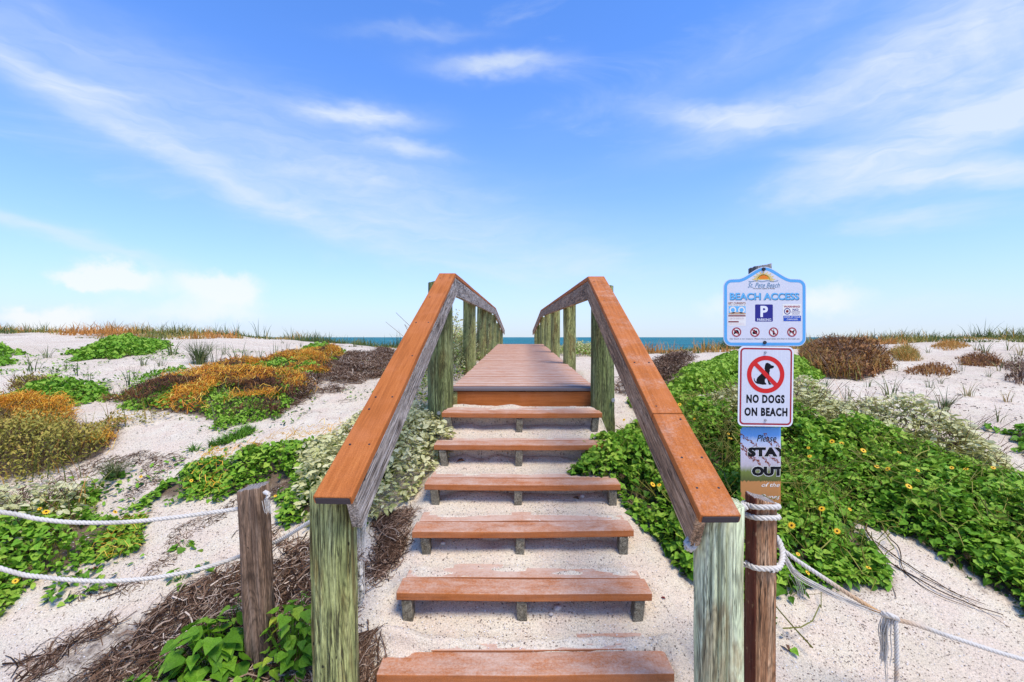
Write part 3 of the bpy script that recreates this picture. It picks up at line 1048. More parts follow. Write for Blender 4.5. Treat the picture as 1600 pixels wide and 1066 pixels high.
def resample(pts, step):
    P = np.asarray([tuple(p) for p in pts], float)
    # Catmull-Rom
    Q = []
    for i in range(len(P) - 1):
        p0, p1, p2, p3 = P[max(i - 1, 0)], P[i], P[i + 1], P[min(i + 2, len(P) - 1)]
        for t in np.linspace(0, 1, 24, endpoint=False):
            Q.append(.5 * (2 * p1 + (p2 - p0) * t + (2 * p0 - 5 * p1 + 4 * p2 - p3) * t * t + (3 * p1 - p0 - 3 * p2 + p3) * t ** 3))
    Q = np.array(Q + [P[-1]])
    s = np.concatenate([[0], np.cumsum(np.linalg.norm(np.diff(Q, axis=0), axis=1))])
    u = np.linspace(0, s[-1], max(4, int(s[-1] / step)))
    return np.stack([np.interp(u, s, Q[:, k]) for k in range(3)], 1), u


def join(parts):
    V, Fs, Ts, o = [], [], [], 0
    for v, f, t in parts:
        V.append(v)
        Fs.append(f + o)
        Ts.append(t)
        o += len(v)
    return np.concatenate(V), np.concatenate(Fs), np.concatenate(Ts)


def rope_arrays(pts, R=.0086, tintf=None):
    P, u = resample(pts, .0065)
    T = np.gradient(P, axis=0)
    T /= np.linalg.norm(T, axis=1)[:, None]
    N = np.cross(T, np.array([.1, .3, .95]))
    N /= np.linalg.norm(N, axis=1)[:, None] + 1e-9
    B = np.cross(T, N)
    parts = []
    tt = None if tintf is None else tintf(u / u[-1])
    for k in range(3):
        ph = u / (R * 5.2) * 2 * math.pi + k * 2 * math.pi / 3
        Q = P + .52 * R * (np.cos(ph)[:, None] * N + np.sin(ph)[:, None] * B)
        parts.append(tube(Q, R * .56, 6, tt))
    return join(parts)


def frayed(pts, R, n, spread, tint=0.0):
    """loose fibres along a path"""
    P, u = resample(pts, .012)
    parts = []
    for k in range(n):
        o = rs.randn(3) * spread
        w = np.stack([fbm(u * 9 + k * 7.1 + q * 31, u * 0 + k, 2) - .5 for q in range(3)], 1) * spread * 2.6
        parts.append(tube(P + o + w, R, 4, tint))
    return join(parts)


def rope_obj(name, arrs, label, parent=None, group=None):
    V, Fq, T = join(arrs)
    o = link(name, np_mesh(name, V, [Fq], T, True), M['rope'], parent)
    if parent is None:
        tag(o, label, 'rope', group)
    return o


def loop_pts(c, z, hw, hd, rr=.012, dip=0.0, a0=0, a1=360, sq=3.2):
    out = []
    for a in np.linspace(a0, a1, 30):
        ca, sa = math.cos(math.radians(a)), math.sin(math.radians(a))
        k = 1 / (abs(ca) ** sq + abs(sa) ** sq) ** (1 / sq)
        out.append((c[0] + (hw + rr) * ca * k, c[1] + (hd + rr) * sa * k, z + dip * math.sin(math.radians(a))))
    return out


def build_rope_fence():
    # left rope post, leaning
    lp = thing('rope_post', 'short leaning brown timber post with white ropes left of the steps', 'post', (-1.075, 1.97, ZC - 1.45))
    post('timber', (-1.068, 1.975, ZC - 1.75), (-1.122, 1.975, ZC - .652), .049, M['brown_post'], lp, 9, sides=44, grooves=3, rough=.003, tilt_top=.006)
    rp = thing('rope_post', 'red brown timber post wrapped in white rope beside the right handrail', 'post', (.955, 1.80, ZC - 1.45))
    post('timber', (.964, 1.78, ZC - 1.75), (.973, 1.78, ZC - .632), .044, M['red_post'], rp, 9, sides=44, grooves=3, rough=.003, tilt_top=-.012)
    # ropes going left
    up = [W(-260, 770, 1.55), W(0, 800, 1.74), W(60, 811, 1.78), W(120, 816.5, 1.82), W(190, 816, 1.86), W(260, 810, 1.90), W(330, 801, 1.94), W(380, 794, 1.96)]
    lo = [W(-260, 800, 1.55), W(0, 888, 1.74), W(70, 902, 1.78), W(150, 908, 1.82), W(230, 904, 1.87), W(300, 892, 1.92), W(350, 878, 1.97), W(400, 860, 2.06), W(440, 842, 2.04), W(490, 812, 1.90), W(530, 790, 1.79)]
    rope_obj('rope', [rope_arrays(up)], 'upper white twisted rope hanging slack from the leaning left post')
    rope_obj('rope', [rope_arrays(lo)], 'lower white twisted rope sagging past the leaning left post to the handrail')
    kn = [rope_arrays([W(414, 769, 1.925), W(420, 773, 1.89), W(417, 782, 1.885), W(421, 792, 1.89)], .009)]
    kn.append(frayed([W(417, 780, 1.885), W(420, 800, 1.885)], .0013, 14, .006))
    rope_obj('rope_knot', kn, 'white rope knot at the top of the leaning left post')
    k2 = [rope_arrays([W(566, 788, 1.80), W(568, 815, 1.78), W(565, 845, 1.78)], .012), frayed([W(567, 800, 1.79), W(566, 855, 1.77)], .0016, 26, .008)]
    k2.append(rope_arrays([W(560, 880, 1.78), W(564, 896, 1.765), W(561, 910, 1.765), W(566, 925, 1.77), W(562, 945, 1.78)], .010))
    k2.append(frayed([W(562, 880, 1.77), W(564, 935, 1.77)], .0014, 14, .007))
    rope_obj('rope_end', k2, 'frayed white rope ends tied on the inner side of the left newel post')
    # wraps round the right rope post
    c = (.972, 1.78)
    wr = [rope_arrays(loop_pts(c, W(0, 812, 1.735).z, .044, .044, .010, -.010, 20, 400), .0105),
          rope_arrays(loop_pts(c, W(0, 796, 1.735).z, .044, .044, .010, -.012, -60, 380), .0105),
          rope_arrays(loop_pts(c, W(0, 890, 1.735).z, .044, .044, .010, -.008, 170, 350), .0105),
          rope_arrays([W(1163, 884, 1.74), W(1152, 868, 1.80), W(1150, 835, 1.82), W(1150, 800, 1.76), W(1157, 788, 1.74), W(1166, 796, 1.735)], .0105),
          rope_arrays([W(1204, 892, 1.725), W(1218, 886, 1.745), W(1223, 868, 1.80), W(1219, 848, 1.85), W(1212, 838, 1.88)], .0105)]
    rope_obj('rope_wrap', wr, 'white rope wound three times round the red brown post')
    # long ropes running right
    tf = lambda s: np.clip(1 - np.abs(s - .30) / .16, 0, 1) ** .6 * .85
    main = [W(1212, 850, 1.87), W(1240, 872, 1.83), W(1290, 905, 1.80), W(1335, 934, 1.77), W(1385, 963, 1.75), W(1430, 976, 1.73), W(1500, 1000, 1.72), W(1600, 1031, 1.70), W(1760, 1070, 1.68)]
    rope_obj('rope', [rope_arrays(main, .0085, tf)], 'long stained rope running right from the red brown post over the sand')
    sl_ = [W(1222, 862, 1.82), W(1240, 893, 1.80), W(1270, 913, 1.79), W(1310, 933, 1.78), W(1350, 950, 1.76), W(1388, 964, 1.745)]
    fr = [frayed(sl_, .0013, 15, .0045), frayed([W(1238, 892, 1.80), W(1250, 915, 1.80), W(1253, 935, 1.80)], .0008, 9, .006)]
    rope_obj('frayed_strand', fr, 'slack frayed white strand under the long stained rope')
    tail = [rope_arrays([W(1378, 958, 1.745), W(1392, 962, 1.72), W(1402, 968, 1.735), W(1392, 972, 1.755), W(1386, 964, 1.75)], .009),
            rope_arrays([W(1398, 966, 1.735), W(1400, 985, 1.73), W(1401, 1030, 1.73), W(1400, 1130, 1.735)], .0085, lambda s: np.clip(1 - np.abs(s - .52) / .12, 0, 1) * .5)]
    tail.append(frayed([W(1386, 966, 1.74), W(1382, 985, 1.74), W(1384, 1010, 1.74), W(1382, 1034, 1.745)], .0016, 26, .0075))
    tail.append(frayed([W(1384, 1030, 1.74), W(1387, 1100, 1.745)], .0008, 4, .003))
    rope_obj('rope_tail', tail, 'knotted rope with a frayed end hanging from the long stained rope', None)
    s_ = [rope_arrays([W(1082, 842, 1.60), W(1074, 846, 1.57), W(1073, 854, 1.56), W(1080, 858, 1.575), W(1086, 850, 1.58)], .011)]
    s_.append(frayed([W(1080, 840, 1.58), W(1076, 856, 1.56)], .0014, 12, .006))
    rope_obj('rope_end', s_, 'short white rope end tied inside the right newel post')


build_rope_fence()


# ------------------------------------------------------------------ signs
def flat_mat(name, col, rough=.4):
    return plain(name, col, .55, 0, .05, 12)


S = {'white': flat_mat('sign_white', (.62, .62, .66)), 'rim_white': flat_mat('sign_rim_white', (.74, .74, .76)), 'blue': flat_mat('sign_light_blue', (.10, .36, .66)),
     'cyan': flat_mat('sign_cyan', (.12, .42, .70)), 'navy': flat_mat('sign_navy', (.022, .022, .20)), 'royal': flat_mat('sign_royal_blue', (.02, .08, .40)),
     'red': flat_mat('sign_red', (.60, .018, .016)), 'dark_red': flat_mat('sign_dark_red', (.34, .022, .035)), 'black': flat_mat('sign_black', (.012, .012, .014)),
     'yellow': flat_mat('sign_yellow', (.80, .55, .05)), 'orange': flat_mat('sign_orange', (.75, .20, .02)), 'pink': flat_mat('sign_pink', (.72, .42, .42)),
     'grey_blue': flat_mat('sign_grey_blue', (.10, .22, .34)), 'shadow_blue': flat_mat('sign_dark_blue', (.025, .11, .22)), 'tan': flat_mat('sign_tan', (.50, .32, .20)),
     'cream': flat_mat('sign_cream', (.75, .72, .66)), 'oat': flat_mat('sign_oat_brown', (.27, .08, .05)), 'maroon': flat_mat('sign_maroon', (.20, .02, .02)),
     'back': plain('sign_metal', (.45, .46, .47), .5, .7)}


class Sign:
    """local x right, z up, -y towards the reader; millimetre layers"""
    def __init__(self, name, label, center, bend=None, yaw=0.0, roll=0.0):
        self.root = thing(name, label, 'sign', center)
        self.mw = Matrix.Translation(center) @ Matrix.Rotation(yaw, 4, 'Z') @ Matrix.Rotation(roll, 4, 'Y')
        self.c = center
        self.bend = bend

    def fix(self, me):
        if self.bend:
            u0, R = self.bend
            b = bmesh.new()
            b.from_mesh(me)
            for k in range(10):
                bmesh.ops.bisect_plane(b, geom=b.verts[:] + b.edges[:] + b.faces[:], plane_co=(u0 + k * .004, 0, 0), plane_no=(1, 0, 0))
            for v in b.verts:
                if v.co.x > u0:
                    a = (v.co.x - u0) / R
                    off = -v.co.y
                    v.co.x = u0 + (R + off) * math.sin(a)
                    v.co.y = R - (R + off) * math.cos(a)
            b.to_mesh(me)
            b.free()
        return me

    def px(self, P):
        """photo pixel -> local u, v on the sign's plane (sign faces the camera squarely)"""
        d = self.c[1]
        return ((P[0] - 800) / F * d - self.c[0], ZC + (HZ - P[1]) / F * d - self.c[2])

    def shape(self, name, pts, layer, mat, parent=None, th=0.0, px=False):
        if px:
            pts = [self.px(p) for p in pts]
        y = -.0004 * layer
        if th:
            n = len(pts)
            V = [(u, y, v) for u, v in pts] + [(u, y + th, v) for u, v in pts]
            Fs = [tuple(range(n)), tuple(range(n, 2 * n))[::-1]] + [(i, n + i, n + (i + 1) % n, (i + 1) % n) for i in range(n)]
        else:
            V, Fs = [(u, y, v) for u, v in pts], [tuple(range(len(pts)))]
        me = bpy.data.meshes.new(name)
        me.from_pydata(V, [], Fs)
        me.update()
        b = bmesh.new()
        b.from_mesh(me)
        bmesh.ops.recalc_face_normals(b, faces=b.faces[:]) if th else None
        if not th and sum(f.normal.y for f in b.faces) > 0:
            bmesh.ops.reverse_faces(b, faces=b.faces[:])
        b.to_mesh(me)
        b.free()
        return link(name, self.fix(me), mat, parent or self.root, self.mw)

    def band(self, name, A, B, layer, mat, parent=None, closed=True):
        n = len(A)
        y = -.0004 * layer
        V = [(u, y, v) for u, v in A] + [(u, y, v) for u, v in B]
        m = n if closed else n - 1
        Fs = [(i, (i + 1) % n, n + (i + 1) % n, n + i) for i in range(m)]
        me = bpy.data.meshes.new(name)
        me.from_pydata(V, [], Fs)
        me.update()
        return link(name, self.fix(me), mat, parent or self.root, self.mw)

    def ring(self, name, c, r0, r1, layer, mat, parent=None, n=40):
        A = [(c[0] + r0 * math.cos(2 * math.pi * i / n), c[1] + r0 * math.sin(2 * math.pi * i / n)) for i in range(n)]
        B = [(c[0] + r1 * math.cos(2 * math.pi * i / n), c[1] + r1 * math.sin(2 * math.pi * i / n)) for i in range(n)]
        return self.band(name, A, B, layer, mat, parent)

    def disc(self, name, c, r, layer, mat, parent=None, a0=0, a1=360, n=28):
        return self.shape(name, [(c[0] + r * math.cos(math.radians(a0 + (a1 - a0) * i / n)), c[1] + r * math.sin(math.radians(a0 + (a1 - a0) * i / n))) for i in range(n if a1 - a0 == 360 else n + 1)], layer, mat, parent)

    def text(self, s, c, w, h, layer, mat, parent=None, bold=0.0, shear=0.0, name='lettering', space=1.0):
        cu = bpy.data.curves.new(name, 'FONT')
        cu.body = s
        cu.size = 1.0
        cu.offset = bold
        cu.shear = shear
        cu.space_character = space
        cu.resolution_u = 3
        tmp = bpy.data.objects.new('tmp', cu)
        COL.objects.link(tmp)
        dg = bpy.context.evaluated_depsgraph_get()
        me = bpy.data.meshes.new_from_object(tmp.evaluated_get(dg))
        bpy.data.objects.remove(tmp)
        n = len(me.vertices)
        co = np.zeros(n * 3, np.float32)
        me.vertices.foreach_get('co', co)
        co = co.reshape(-1, 3)
        lo, hi = co.min(0), co.max(0)
        q = np.zeros_like(co)
        q[:, 0] = (co[:, 0] - (lo[0] + hi[0]) / 2) / (hi[0] - lo[0]) * w + c[0]
        q[:, 2] = (co[:, 1] - (lo[1] + hi[1]) / 2) / (hi[1] - lo[1]) * h + c[1]
        q[:, 1] = -.0004 * layer
        me.vertices.foreach_set('co', q.ravel())
        me.materials.clear()
        me.update()
        return link(name, self.fix(me), mat, parent or self.root, self.mw)

    def bolt(self, c, r, mat):
        me = disc_mesh('bolt', r, .007, 12)
        return link('bolt', me, mat, self.root, self.mw @ Matrix.Translation((c[0], -.005, c[1])) @ Matrix.Rotation(math.radians(90), 4, 'X'))


def round_rect(x0, z0, x1, z1, r, n=8):
    out = []
    for cx, cz, a0 in ((x1 - r, z1 - r, 0), (x0 + r, z1 - r, 90), (x0 + r, z0 + r, 180), (x1 - r, z0 + r, 270)):
        for i in range(n + 1):
            a = math.radians(a0 + 90 * i / n)
            out.append((cx + r * math.cos(a), cz + r * math.sin(a)))
    return out


def inset(pts, d):
    P = np.array(pts)
    T = np.roll(P, -1, 0) - np.roll(P, 1, 0)
    T /= np.linalg.norm(T, axis=1)[:, None]
    N = np.stack([-T[:, 1], T[:, 0]], 1)
    return [tuple(p) for p in P + N * d]


DOG = [(403, 300), (408, 262), (418, 228), (440, 219), (470, 232), (490, 252), (522, 258), (527, 275), (505, 292), (480, 295), (472, 305), (474, 325), (466, 345), (470, 380), (462, 420), (470, 460), (478, 480), (495, 488), (492, 500), (462, 500), (452, 470), (440, 430), (425, 418), (410, 440), (412, 470), (430, 486), (428, 500), (380, 502), (345, 495), (318, 492), (290, 478), (272, 450), (268, 420), (276, 420), (284, 450), (302, 466), (302, 440), (315, 410), (345, 380), (372, 355), (400, 330), (412, 312)]


def build_signs():
    # the post that carries them
    sp = thing('sign_post', 'grey square timber post behind the three beach signs', 'post', (W(1190, 0, 2.62).x, 2.62, ZC - 1.15))
    post('timber', (W(1191, 0, 2.62).x, 2.62, ZC - 1.45), (W(1187.5, 0, 2.62).x, 2.62, ZC + .405), .047, M['sign_post'], sp, 9, sides=44, grooves=3, rough=.002, tilt_top=.008)

    # 1 beach access
    D = 2.52
    c = W(1195, 488, D)
    s = Sign('beach_access_sign', 'light blue edged sign reading BEACH ACCESS with an arched top, topmost on the post', tuple(c))
    k = D / F
    hw, sh, bt, tp = 64.5 * k, 52 * k, -53 * k, 71 * k
    out = []
    r = .045
    for i in range(9):
        a = math.radians(0 + 90 * i / 8)
        out.append((hw - r + r * math.cos(a), sh - r + r * math.sin(a)))
    for i in range(1, 26):          # right shoulder over the arch to the left shoulder
        u = 1 - 2 * i / 26
        x = u * 44 * k
        e = abs(u)
        y = sh + (tp - sh) * (1 - (e * e * (3 - 2 * e)) ** 1.0) if e < 1 else sh
        out.append((x, y))
    for i in range(9):
        a = math.radians(90 + 90 * i / 8)
        out.append((-hw + r + r * math.cos(a), sh - r + r * math.sin(a)))
    for i in range(9):
        a = math.radians(180 + 90 * i / 8)
        out.append((-hw + r + r * math.cos(a), bt + r + r * math.sin(a)))
    for i in range(9):
        a = math.radians(270 + 90 * i / 8)
        out.append((hw - r + r * math.cos(a), bt + r + r * math.sin(a)))
    pan = s.shape('panel', out, 0, S['white'], th=.0025)
    s.band('border', inset(out, .0035), inset(out, .0195), 1, S['blue'])
    q = lambda X, Y: s.px((1100 + X / 4.1, 400 + Y / 4.1))     # measured on an enlarged view
    z = lambda v: v / 4.1 * k
    sun = s.disc('sun_emblem', q(382, 158), z(34), 3, S['orange'], None, 18, 162)
    ce = q(382, 164)
    for i in range(19):
        a = math.radians(4 + 172 * i / 18)
        r0, r1, dw = z(40), z(76 if i % 2 else 66), .07
        s.shape('sun_ray', [(ce[0] + r0 * math.cos(a - dw), ce[1] + r0 * math.sin(a - dw)), (ce[0] + r1 * math.cos(a - .03), ce[1] + r1 * math.sin(a - .03) * .86), (ce[0] + r1 * math.cos(a + .03), ce[1] + r1 * math.sin(a + .03) * .86), (ce[0] + r0 * math.cos(a + dw), ce[1] + r0 * math.sin(a + dw))], 2, S['yellow'], sun)
    s.disc('sun_glow', q(382, 160), z(42), 2, S['yellow'], sun, 10, 170)
    wv = [q(285 + i * 10, 160 + 3 * math.sin(i * .9)) for i in range(20)]
    s.band('wave_line', wv, [(u, v - z(3.5)) for u, v in wv], 3, S['grey_blue'], None, False)
    s.text('St. Pete Beach', q(383, 187), z(205), z(32), 2, S['grey_blue'], bold=.004, shear=.38)
    s.text('The Sunset Capital of Florida', q(383, 210), z(142), z(9), 2, S['black'], bold=.01)
    s.text('BEACH ACCESS', q(389, 262), z(444), z(45), 2, S['shadow_blue'], bold=.03, name='lettering_shadow')
    s.text('BEACH ACCESS', q(386, 259), z(442), z(44), 3, S['cyan'], bold=.022)
    # notice on the left
    a, b = q(155, 294), q(268, 448)
    n1 = s.shape('notice', [a, (b[0], a[1]), b, (a[0], b[1])], 1, S['cream'])
    n1['label'] = 'notice with two blue pictures and red text bars'
    s.text('GET CURRENTS', q(211, 303), z(110), z(13), 2, S['maroon'], n1, bold=.02)
    s.text('Break the grip of the rip', q(211, 315), z(106), z(7), 2, S['black'], n1)
    a, b = q(158, 322), q(266, 374)
    s.shape('picture', [a, (b[0], a[1]), b, (a[0], b[1])], 2, S['cyan'], n1)
    for cx in (184, 240):
        s.ring('swirl', q(cx, 347), z(13), z(22), 3, S['cream'], n1, 20)
    s.shape('strip', [q(158, 366), q(190, 360), q(234, 360), q(266, 366), q(266, 375), q(158, 375)], 3, S['tan'], n1)
    for y0, x1, m in ((384, 266, 'maroon'), (422, 222, 'maroon')):
        s.shape('bar', [q(156, y0 - 4), q(x1, y0 - 4), q(x1, y0 + 4), q(156, y0 + 4)], 2, S[m], n1)
    for i, y0 in enumerate((394, 401, 408, 432, 440)):
        s.text('if caught swim along the shore until clear'[i:30 + i], q(208, y0), z(98), z(5), 2, S['pink' if i != 1 else 'maroon'], n1)
    # parking plaque
    a, b = q(327, 421), q(441, 311)
    pl = s.shape('parking_plaque', round_rect(a[0], a[1], b[0], b[1], .006), 1, S['navy'])
    pl['label'] = 'navy plaque with a white letter P'
    s.text('P', q(385, 356), z(48), z(72), 2, S['rim_white'], pl, bold=.035)
    s.text('PARKING', q(385, 409), z(90), z(17), 2, S['rim_white'], pl, bold=.012)
    # warning notice
    a, b = q(503, 420), q(623, 308)
    wn = s.shape('warning_notice', round_rect(a[0], a[1], b[0], b[1], .002), 1, S['cream'])
    wn['label'] = 'warning notice with a dark blue lower half'
    s.text('WARNING!', q(563, 325), z(104), z(13), 2, S['dark_red'], wn, bold=.03)
    s.text('NO', q(586, 345), z(38), z(15), 2, S['navy'], wn, bold=.03)
    s.text('LIFEGUARD', q(588, 359), z(58), z(8), 2, S['navy'], wn)
    s.text('ON DUTY', q(588, 372), z(50), z(9), 2, S['navy'], wn)
    s.ring('ring', q(533, 355), z(16), z(21), 2, S['navy'], wn, 24)
    s.disc('swimmer', q(533, 355), z(9), 2, S['maroon'], wn)
    a, b = q(508, 418), q(621, 383)
    s.shape('blue_band', [a, (b[0], a[1]), b, (a[0], b[1])], 2, S['royal'], wn)
    s.text('SWIM AT YOUR', q(565, 392), z(104), z(10), 3, S['rim_white'], wn, bold=.01)
    s.text('OWN RISK', q(565, 407), z(72), z(10), 3, S['rim_white'], wn, bold=.01)
    # four prohibition pictograms
    icons = [[(-16, -6), (-12, 6), (-8, 12), (8, 12), (12, 6), (16, -6), (14, -12), (9, -12), (8, -8), (-8, -8), (-9, -12), (-14, -12)],
             [(-12, -12), (-15, -2), (-8, 6), (-4, 16), (4, 8), (10, 10), (14, 0), (12, -12)],
             [(-4, -16), (-4, 2), (-1, 8), (-1, 16), (3, 16), (3, 8), (6, 2), (6, -16)],
             [(-14, -14), (-14, 4), (-18, 10), (-10, 8), (6, 6), (10, 14), (17, 8), (12, 2), (10, -14), (6, -14), (5, -3), (-9, -3), (-10, -14)]]
    for (X, ic) in zip((208, 326, 445, 563), icons):
        o = q(X, 488)
        g = s.ring('prohibition_ring', o, z(23), z(30), 3, S['dark_red'], None, 32)
        s.disc('field', o, z(25), 1, S['cream'], g)
        s.shape('icon', [(o[0] + z(u * 1.1), o[1] + z(v * 1.1)) for u, v in ic], 2, S['black'], g)
        dx = z(18)
        e = z(2.2)
        s.shape('slash', [(o[0] - dx - e, o[1] + dx - e), (o[0] - dx + e, o[1] + dx + e), (o[0] + dx + e, o[1] - dx + e), (o[0] + dx - e, o[1] - dx - e)], 4, S['dark_red'], g)
    s.text("Our beach is our treasure. Please throw your butts and litter in the trash can", q(388, 532), z(446), z(11), 2, S['black'], shear=.2)
    s.bolt(q(381, 86), .0105, M['dark_steel'])
    s.bolt(q(388, 555), .0100, M['dark_steel'])

    # 2 no dogs
    D = 2.50
    c = W(1196.5, 604, D)
    k = D / F
    s = Sign('no_dogs_sign', 'white sign with red border and crossed out sitting dog reading NO DOGS ON BEACH', tuple(c), roll=math.radians(.8))
    hw, hh = 43 * k, 62.5 * k
    o = round_rect(-hw, -hh, hw, hh, .030)
    s.shape('panel', o, 0, S['rim_white'], th=.0025)
    i1, i2 = round_rect(-hw + .0085, -hh + .0085, hw - .0085, hh - .0085, .024), round_rect(-hw + .0175, -hh + .0175, hw - .0175, hh - .0175, .016)
    s.band('border', i1, i2, 1, S['dark_red'])
    s.shape('face_sheet', round_rect(-hw + .018, -hh + .018, hw - .018, hh - .018, .0155), 1, S['white'])
    for i in range(11):
        x = -hw + .026 + i * .0232
        s.shape('sheet_line', [(x, -hh + .02), (x + .0012, -hh + .02), (x + .0012, hh - .02), (x, hh - .02)], 1.4, S['rim_white'])
    q = lambda X, Y: ((X - 424) / 8.2 * k, -(Y - 524) / 8.2 * k)
    z = lambda v: v / 8.2 * k
    dog = s.shape('dog_figure', [q(*p) for p in DOG], 2, S['black'])
    ring = s.ring('prohibition_ring', q(420, 370), z(183), z(240), 3, S['red'], None, 64)
    A, B = q(285, 235), q(555, 505)
    dv = Vector((B[0] - A[0], B[1] - A[1])).normalized()
    nv = Vector((-dv.y, dv.x)) * z(27)
    s.shape('slash', [(A[0] + nv.x, A[1] + nv.y), (A[0] - nv.x, A[1] - nv.y), (B[0] - nv.x, B[1] - nv.y), (B[0] + nv.x, B[1] + nv.y)], 4, S['red'], ring)
    s.text('NO DOGS', q(422, 684), z(490), z(110), 2, S['black'], bold=.05, space=1.16)
    s.text('ON BEACH', q(430, 850), z(552), z(110), 2, S['black'], bold=.05, space=1.16)
    s.bolt(q(410, 88), .0068, M['steel'])
    s.bolt(q(423, 955), .0068, M['steel'])

    # 3 stay out, its right edge bent back round the post
    D = 2.54
    c = W(1190, 731, D)
    k = D / F
    s = Sign('stay_out_sign', 'sea oats picture sign reading STAY OUT, right edge bent back, lowest of the three', tuple(c), bend=(25.5 * k, .026), yaw=math.radians(-1))
    x0, x1, hh = -32.5 * k, 25.5 * k + .056, 63 * k
    m, t, b = new_mat('sea_oats_print')
    oc = t.n('ShaderNodeTexCoord').outputs['Object']
    se = t.n('ShaderNodeSeparateXYZ')
    t.put(se.inputs[0], oc)
    v = t.math('MULTIPLY_ADD', se.outputs[2], 1 / (2 * hh), .5)
    v = t.math('ADD', v, t.math('MULTIPLY', t.math('SUBTRACT', t.noise(t.mapping(oc, (1, 1, .15)), 90, 4, .7), .5), .10))
    col = t.ramp(v, [(.0, (.46, .19, .05)), (.325, (.50, .21, .06)), (.34, (.07, .085, .012)), (.45, (.15, .19, .03)), (.53, (.50, .44, .47)), (.70, (.60, .54, .62)), (.84, (.50, .60, .76)), (.90, (.12, .36, .74)), (1., (.07, .30, .68))])
    t.put(b.inputs['Base Color'], col)
    b.inputs['Roughness'].default_value = .4
    nseg = 22
    xs = [x0 + (x1 - x0) * i / nseg for i in range(nseg + 1)]
    V, Fs = [], []
    rc = .014
    for i, x in enumerate(xs):
        e = rc - math.sqrt(max(0, rc * rc - max(0, rc - (x - x0), rc - (x1 - x)) ** 2))
        V += [(x, 0, -hh + e), (x, 0, hh - e)]
        if i:
            a = 2 * i - 2
            Fs.append((a, a + 2, a + 3, a + 1))
    me = bpy.data.meshes.new('panel')
    me.from_pydata(V, [], Fs)
    me = s.fix(me)
    bm = bmesh.new()
    bm.from_mesh(me)
    bmesh.ops.solidify(bm, geom=bm.faces[:], thickness=.002)
    for v_ in bm.verts:
        pass
    bm.to_mesh(me)
    bm.free()
    link('panel', me, m, s.root, s.mw)
    rng = random.Random(8)
    # printed seed heads
    me_parts = []
    for (ax, ay, bx, by, n) in ((85, 135, 300, 300, 26), (90, 250, 330, 500, 34), (110, 320, 260, 470, 20), (380, 130, 470, 300, 16), (300, 350, 450, 520, 20), (400, 380, 560, 480, 16), (500, 210, 560, 330, 10)):
        for i in range(n):
            t_ = i / n
            X, Y = ax + (bx - ax) * t_ + rng.uniform(-16, 16), ay + (by - ay) * t_ + rng.uniform(-14, 14)
            an = math.atan2(by - ay, bx - ax) + rng.uniform(-.9, .9)
            L_, W_ = rng.uniform(13, 27), rng.uniform(4, 7.5)
            ca, sa = math.cos(an), math.sin(an)
            me_parts.append([(X - ca * L_, Y - sa * L_), (X - sa * W_, Y + ca * W_), (X + ca * L_, Y + sa * L_), (X + sa * W_, Y - ca * W_)])
    q = lambda X, Y: ((1145 + X / 7.61 - 1190) * k, -(660 + Y / 7.61 - 731) * k)
    z = lambda v: v / 7.61 * k
    V, Fs = [], []
    for pl_ in me_parts:
        Fs.append(tuple(range(len(V), len(V) + 4)))
        V += [(u, -.0006, w_) for u, w_ in (q(*p) for p in pl_)]
    me = bpy.data.meshes.new('printed_oats')
    me.from_pydata(V, [], Fs)
    o = link('printed_oats', s.fix(me), S['oat'], s.root, s.mw)
    o['kind'] = 'stuff'
    s.text('Please', q(400, 190), z(230), z(80), 3, S['black'], shear=.35, bold=.003)
    for lay, mt, bo, gr in ((3, 'cream', .10, 14), (4, 'black', .075, 0)):
        s.text('STAY', q(414, 352), z(472 + gr), z(112 + gr), lay, S[mt], bold=bo, space=1.1, name='lettering' if lay == 4 else 'lettering_outline')
        s.text('OUT', q(410, 580), z(370 + gr), z(114 + gr), lay, S[mt], bold=bo, space=1.05, name='lettering' if lay == 4 else 'lettering_outline')
    s.text('of the', q(448, 742), z(215), z(50), 3, S['cream'], shear=.35, bold=.004)
    s.text('Dunes', q(440, 885), z(230), z(60), 3, S['cream'], shear=.35, bold=.004)


build_signs()


# ------------------------------------------------------------------ plants: building blocks
def rotmat(yaw, pitch, roll):
    cy, sy, cp, sp, cr, sr = np.cos(yaw), np.sin(yaw), np.cos(pitch), np.sin(pitch), np.cos(roll), np.sin(roll)
    n = len(yaw)
    R = np.zeros((n, 3, 3))
    z0 = np.zeros(n)
    Rz = np.array([[cy, -sy, z0], [sy, cy, z0], [z0, z0, z0 + 1]]).transpose(2, 0, 1)
    Rx = np.array([[z0 + 1, z0, z0], [z0, cp, -sp], [z0, sp, cp]]).transpose(2, 0, 1)
    Ry = np.array([[cr, z0, sr], [z0, z0 + 1, z0], [-sr, z0, cr]]).transpose(2, 0, 1)
    return Rz @ Rx @ Ry


# leaf templates: local Y from stalk to tip, Z is the upper face
T_HEART = (np.array([(0, 0, 0), (-.33, .02, .07), (-.46, .26, .05), (-.25, .62, .03), (0, 1.0, -.12), (.25, .62, .03), (.46, .26, .05), (.33, .02, .07), (0, .30, -.05), (0, .66, -.05)]),
           np.array([(0, 8, 1), (1, 8, 2), (2, 8, 3), (8, 9, 3), (3, 9, 4), (9, 5, 4), (9, 8, 5), (8, 6, 5), (8, 7, 6), (0, 7, 8)]))
T_OVAL = (np.array([(0, 0, 0), (-.24, .30, .05), (-.20, .72, .04), (0, 1., -.06), (.20, .72, .04), (.24, .30, .05), (0, .5, -.03)]),
          np.array([(0, 6, 1), (1, 6, 2), (2, 6, 3), (3, 6, 4), (4, 6, 5), (5, 6, 0)]))
T_SMALL = (np.array([(0, 0, 0), (-.22, .5, .03), (0, 1., -.05), (.22, .5, .03)]), np.array([(0, 2, 1), (0, 3, 2)]))


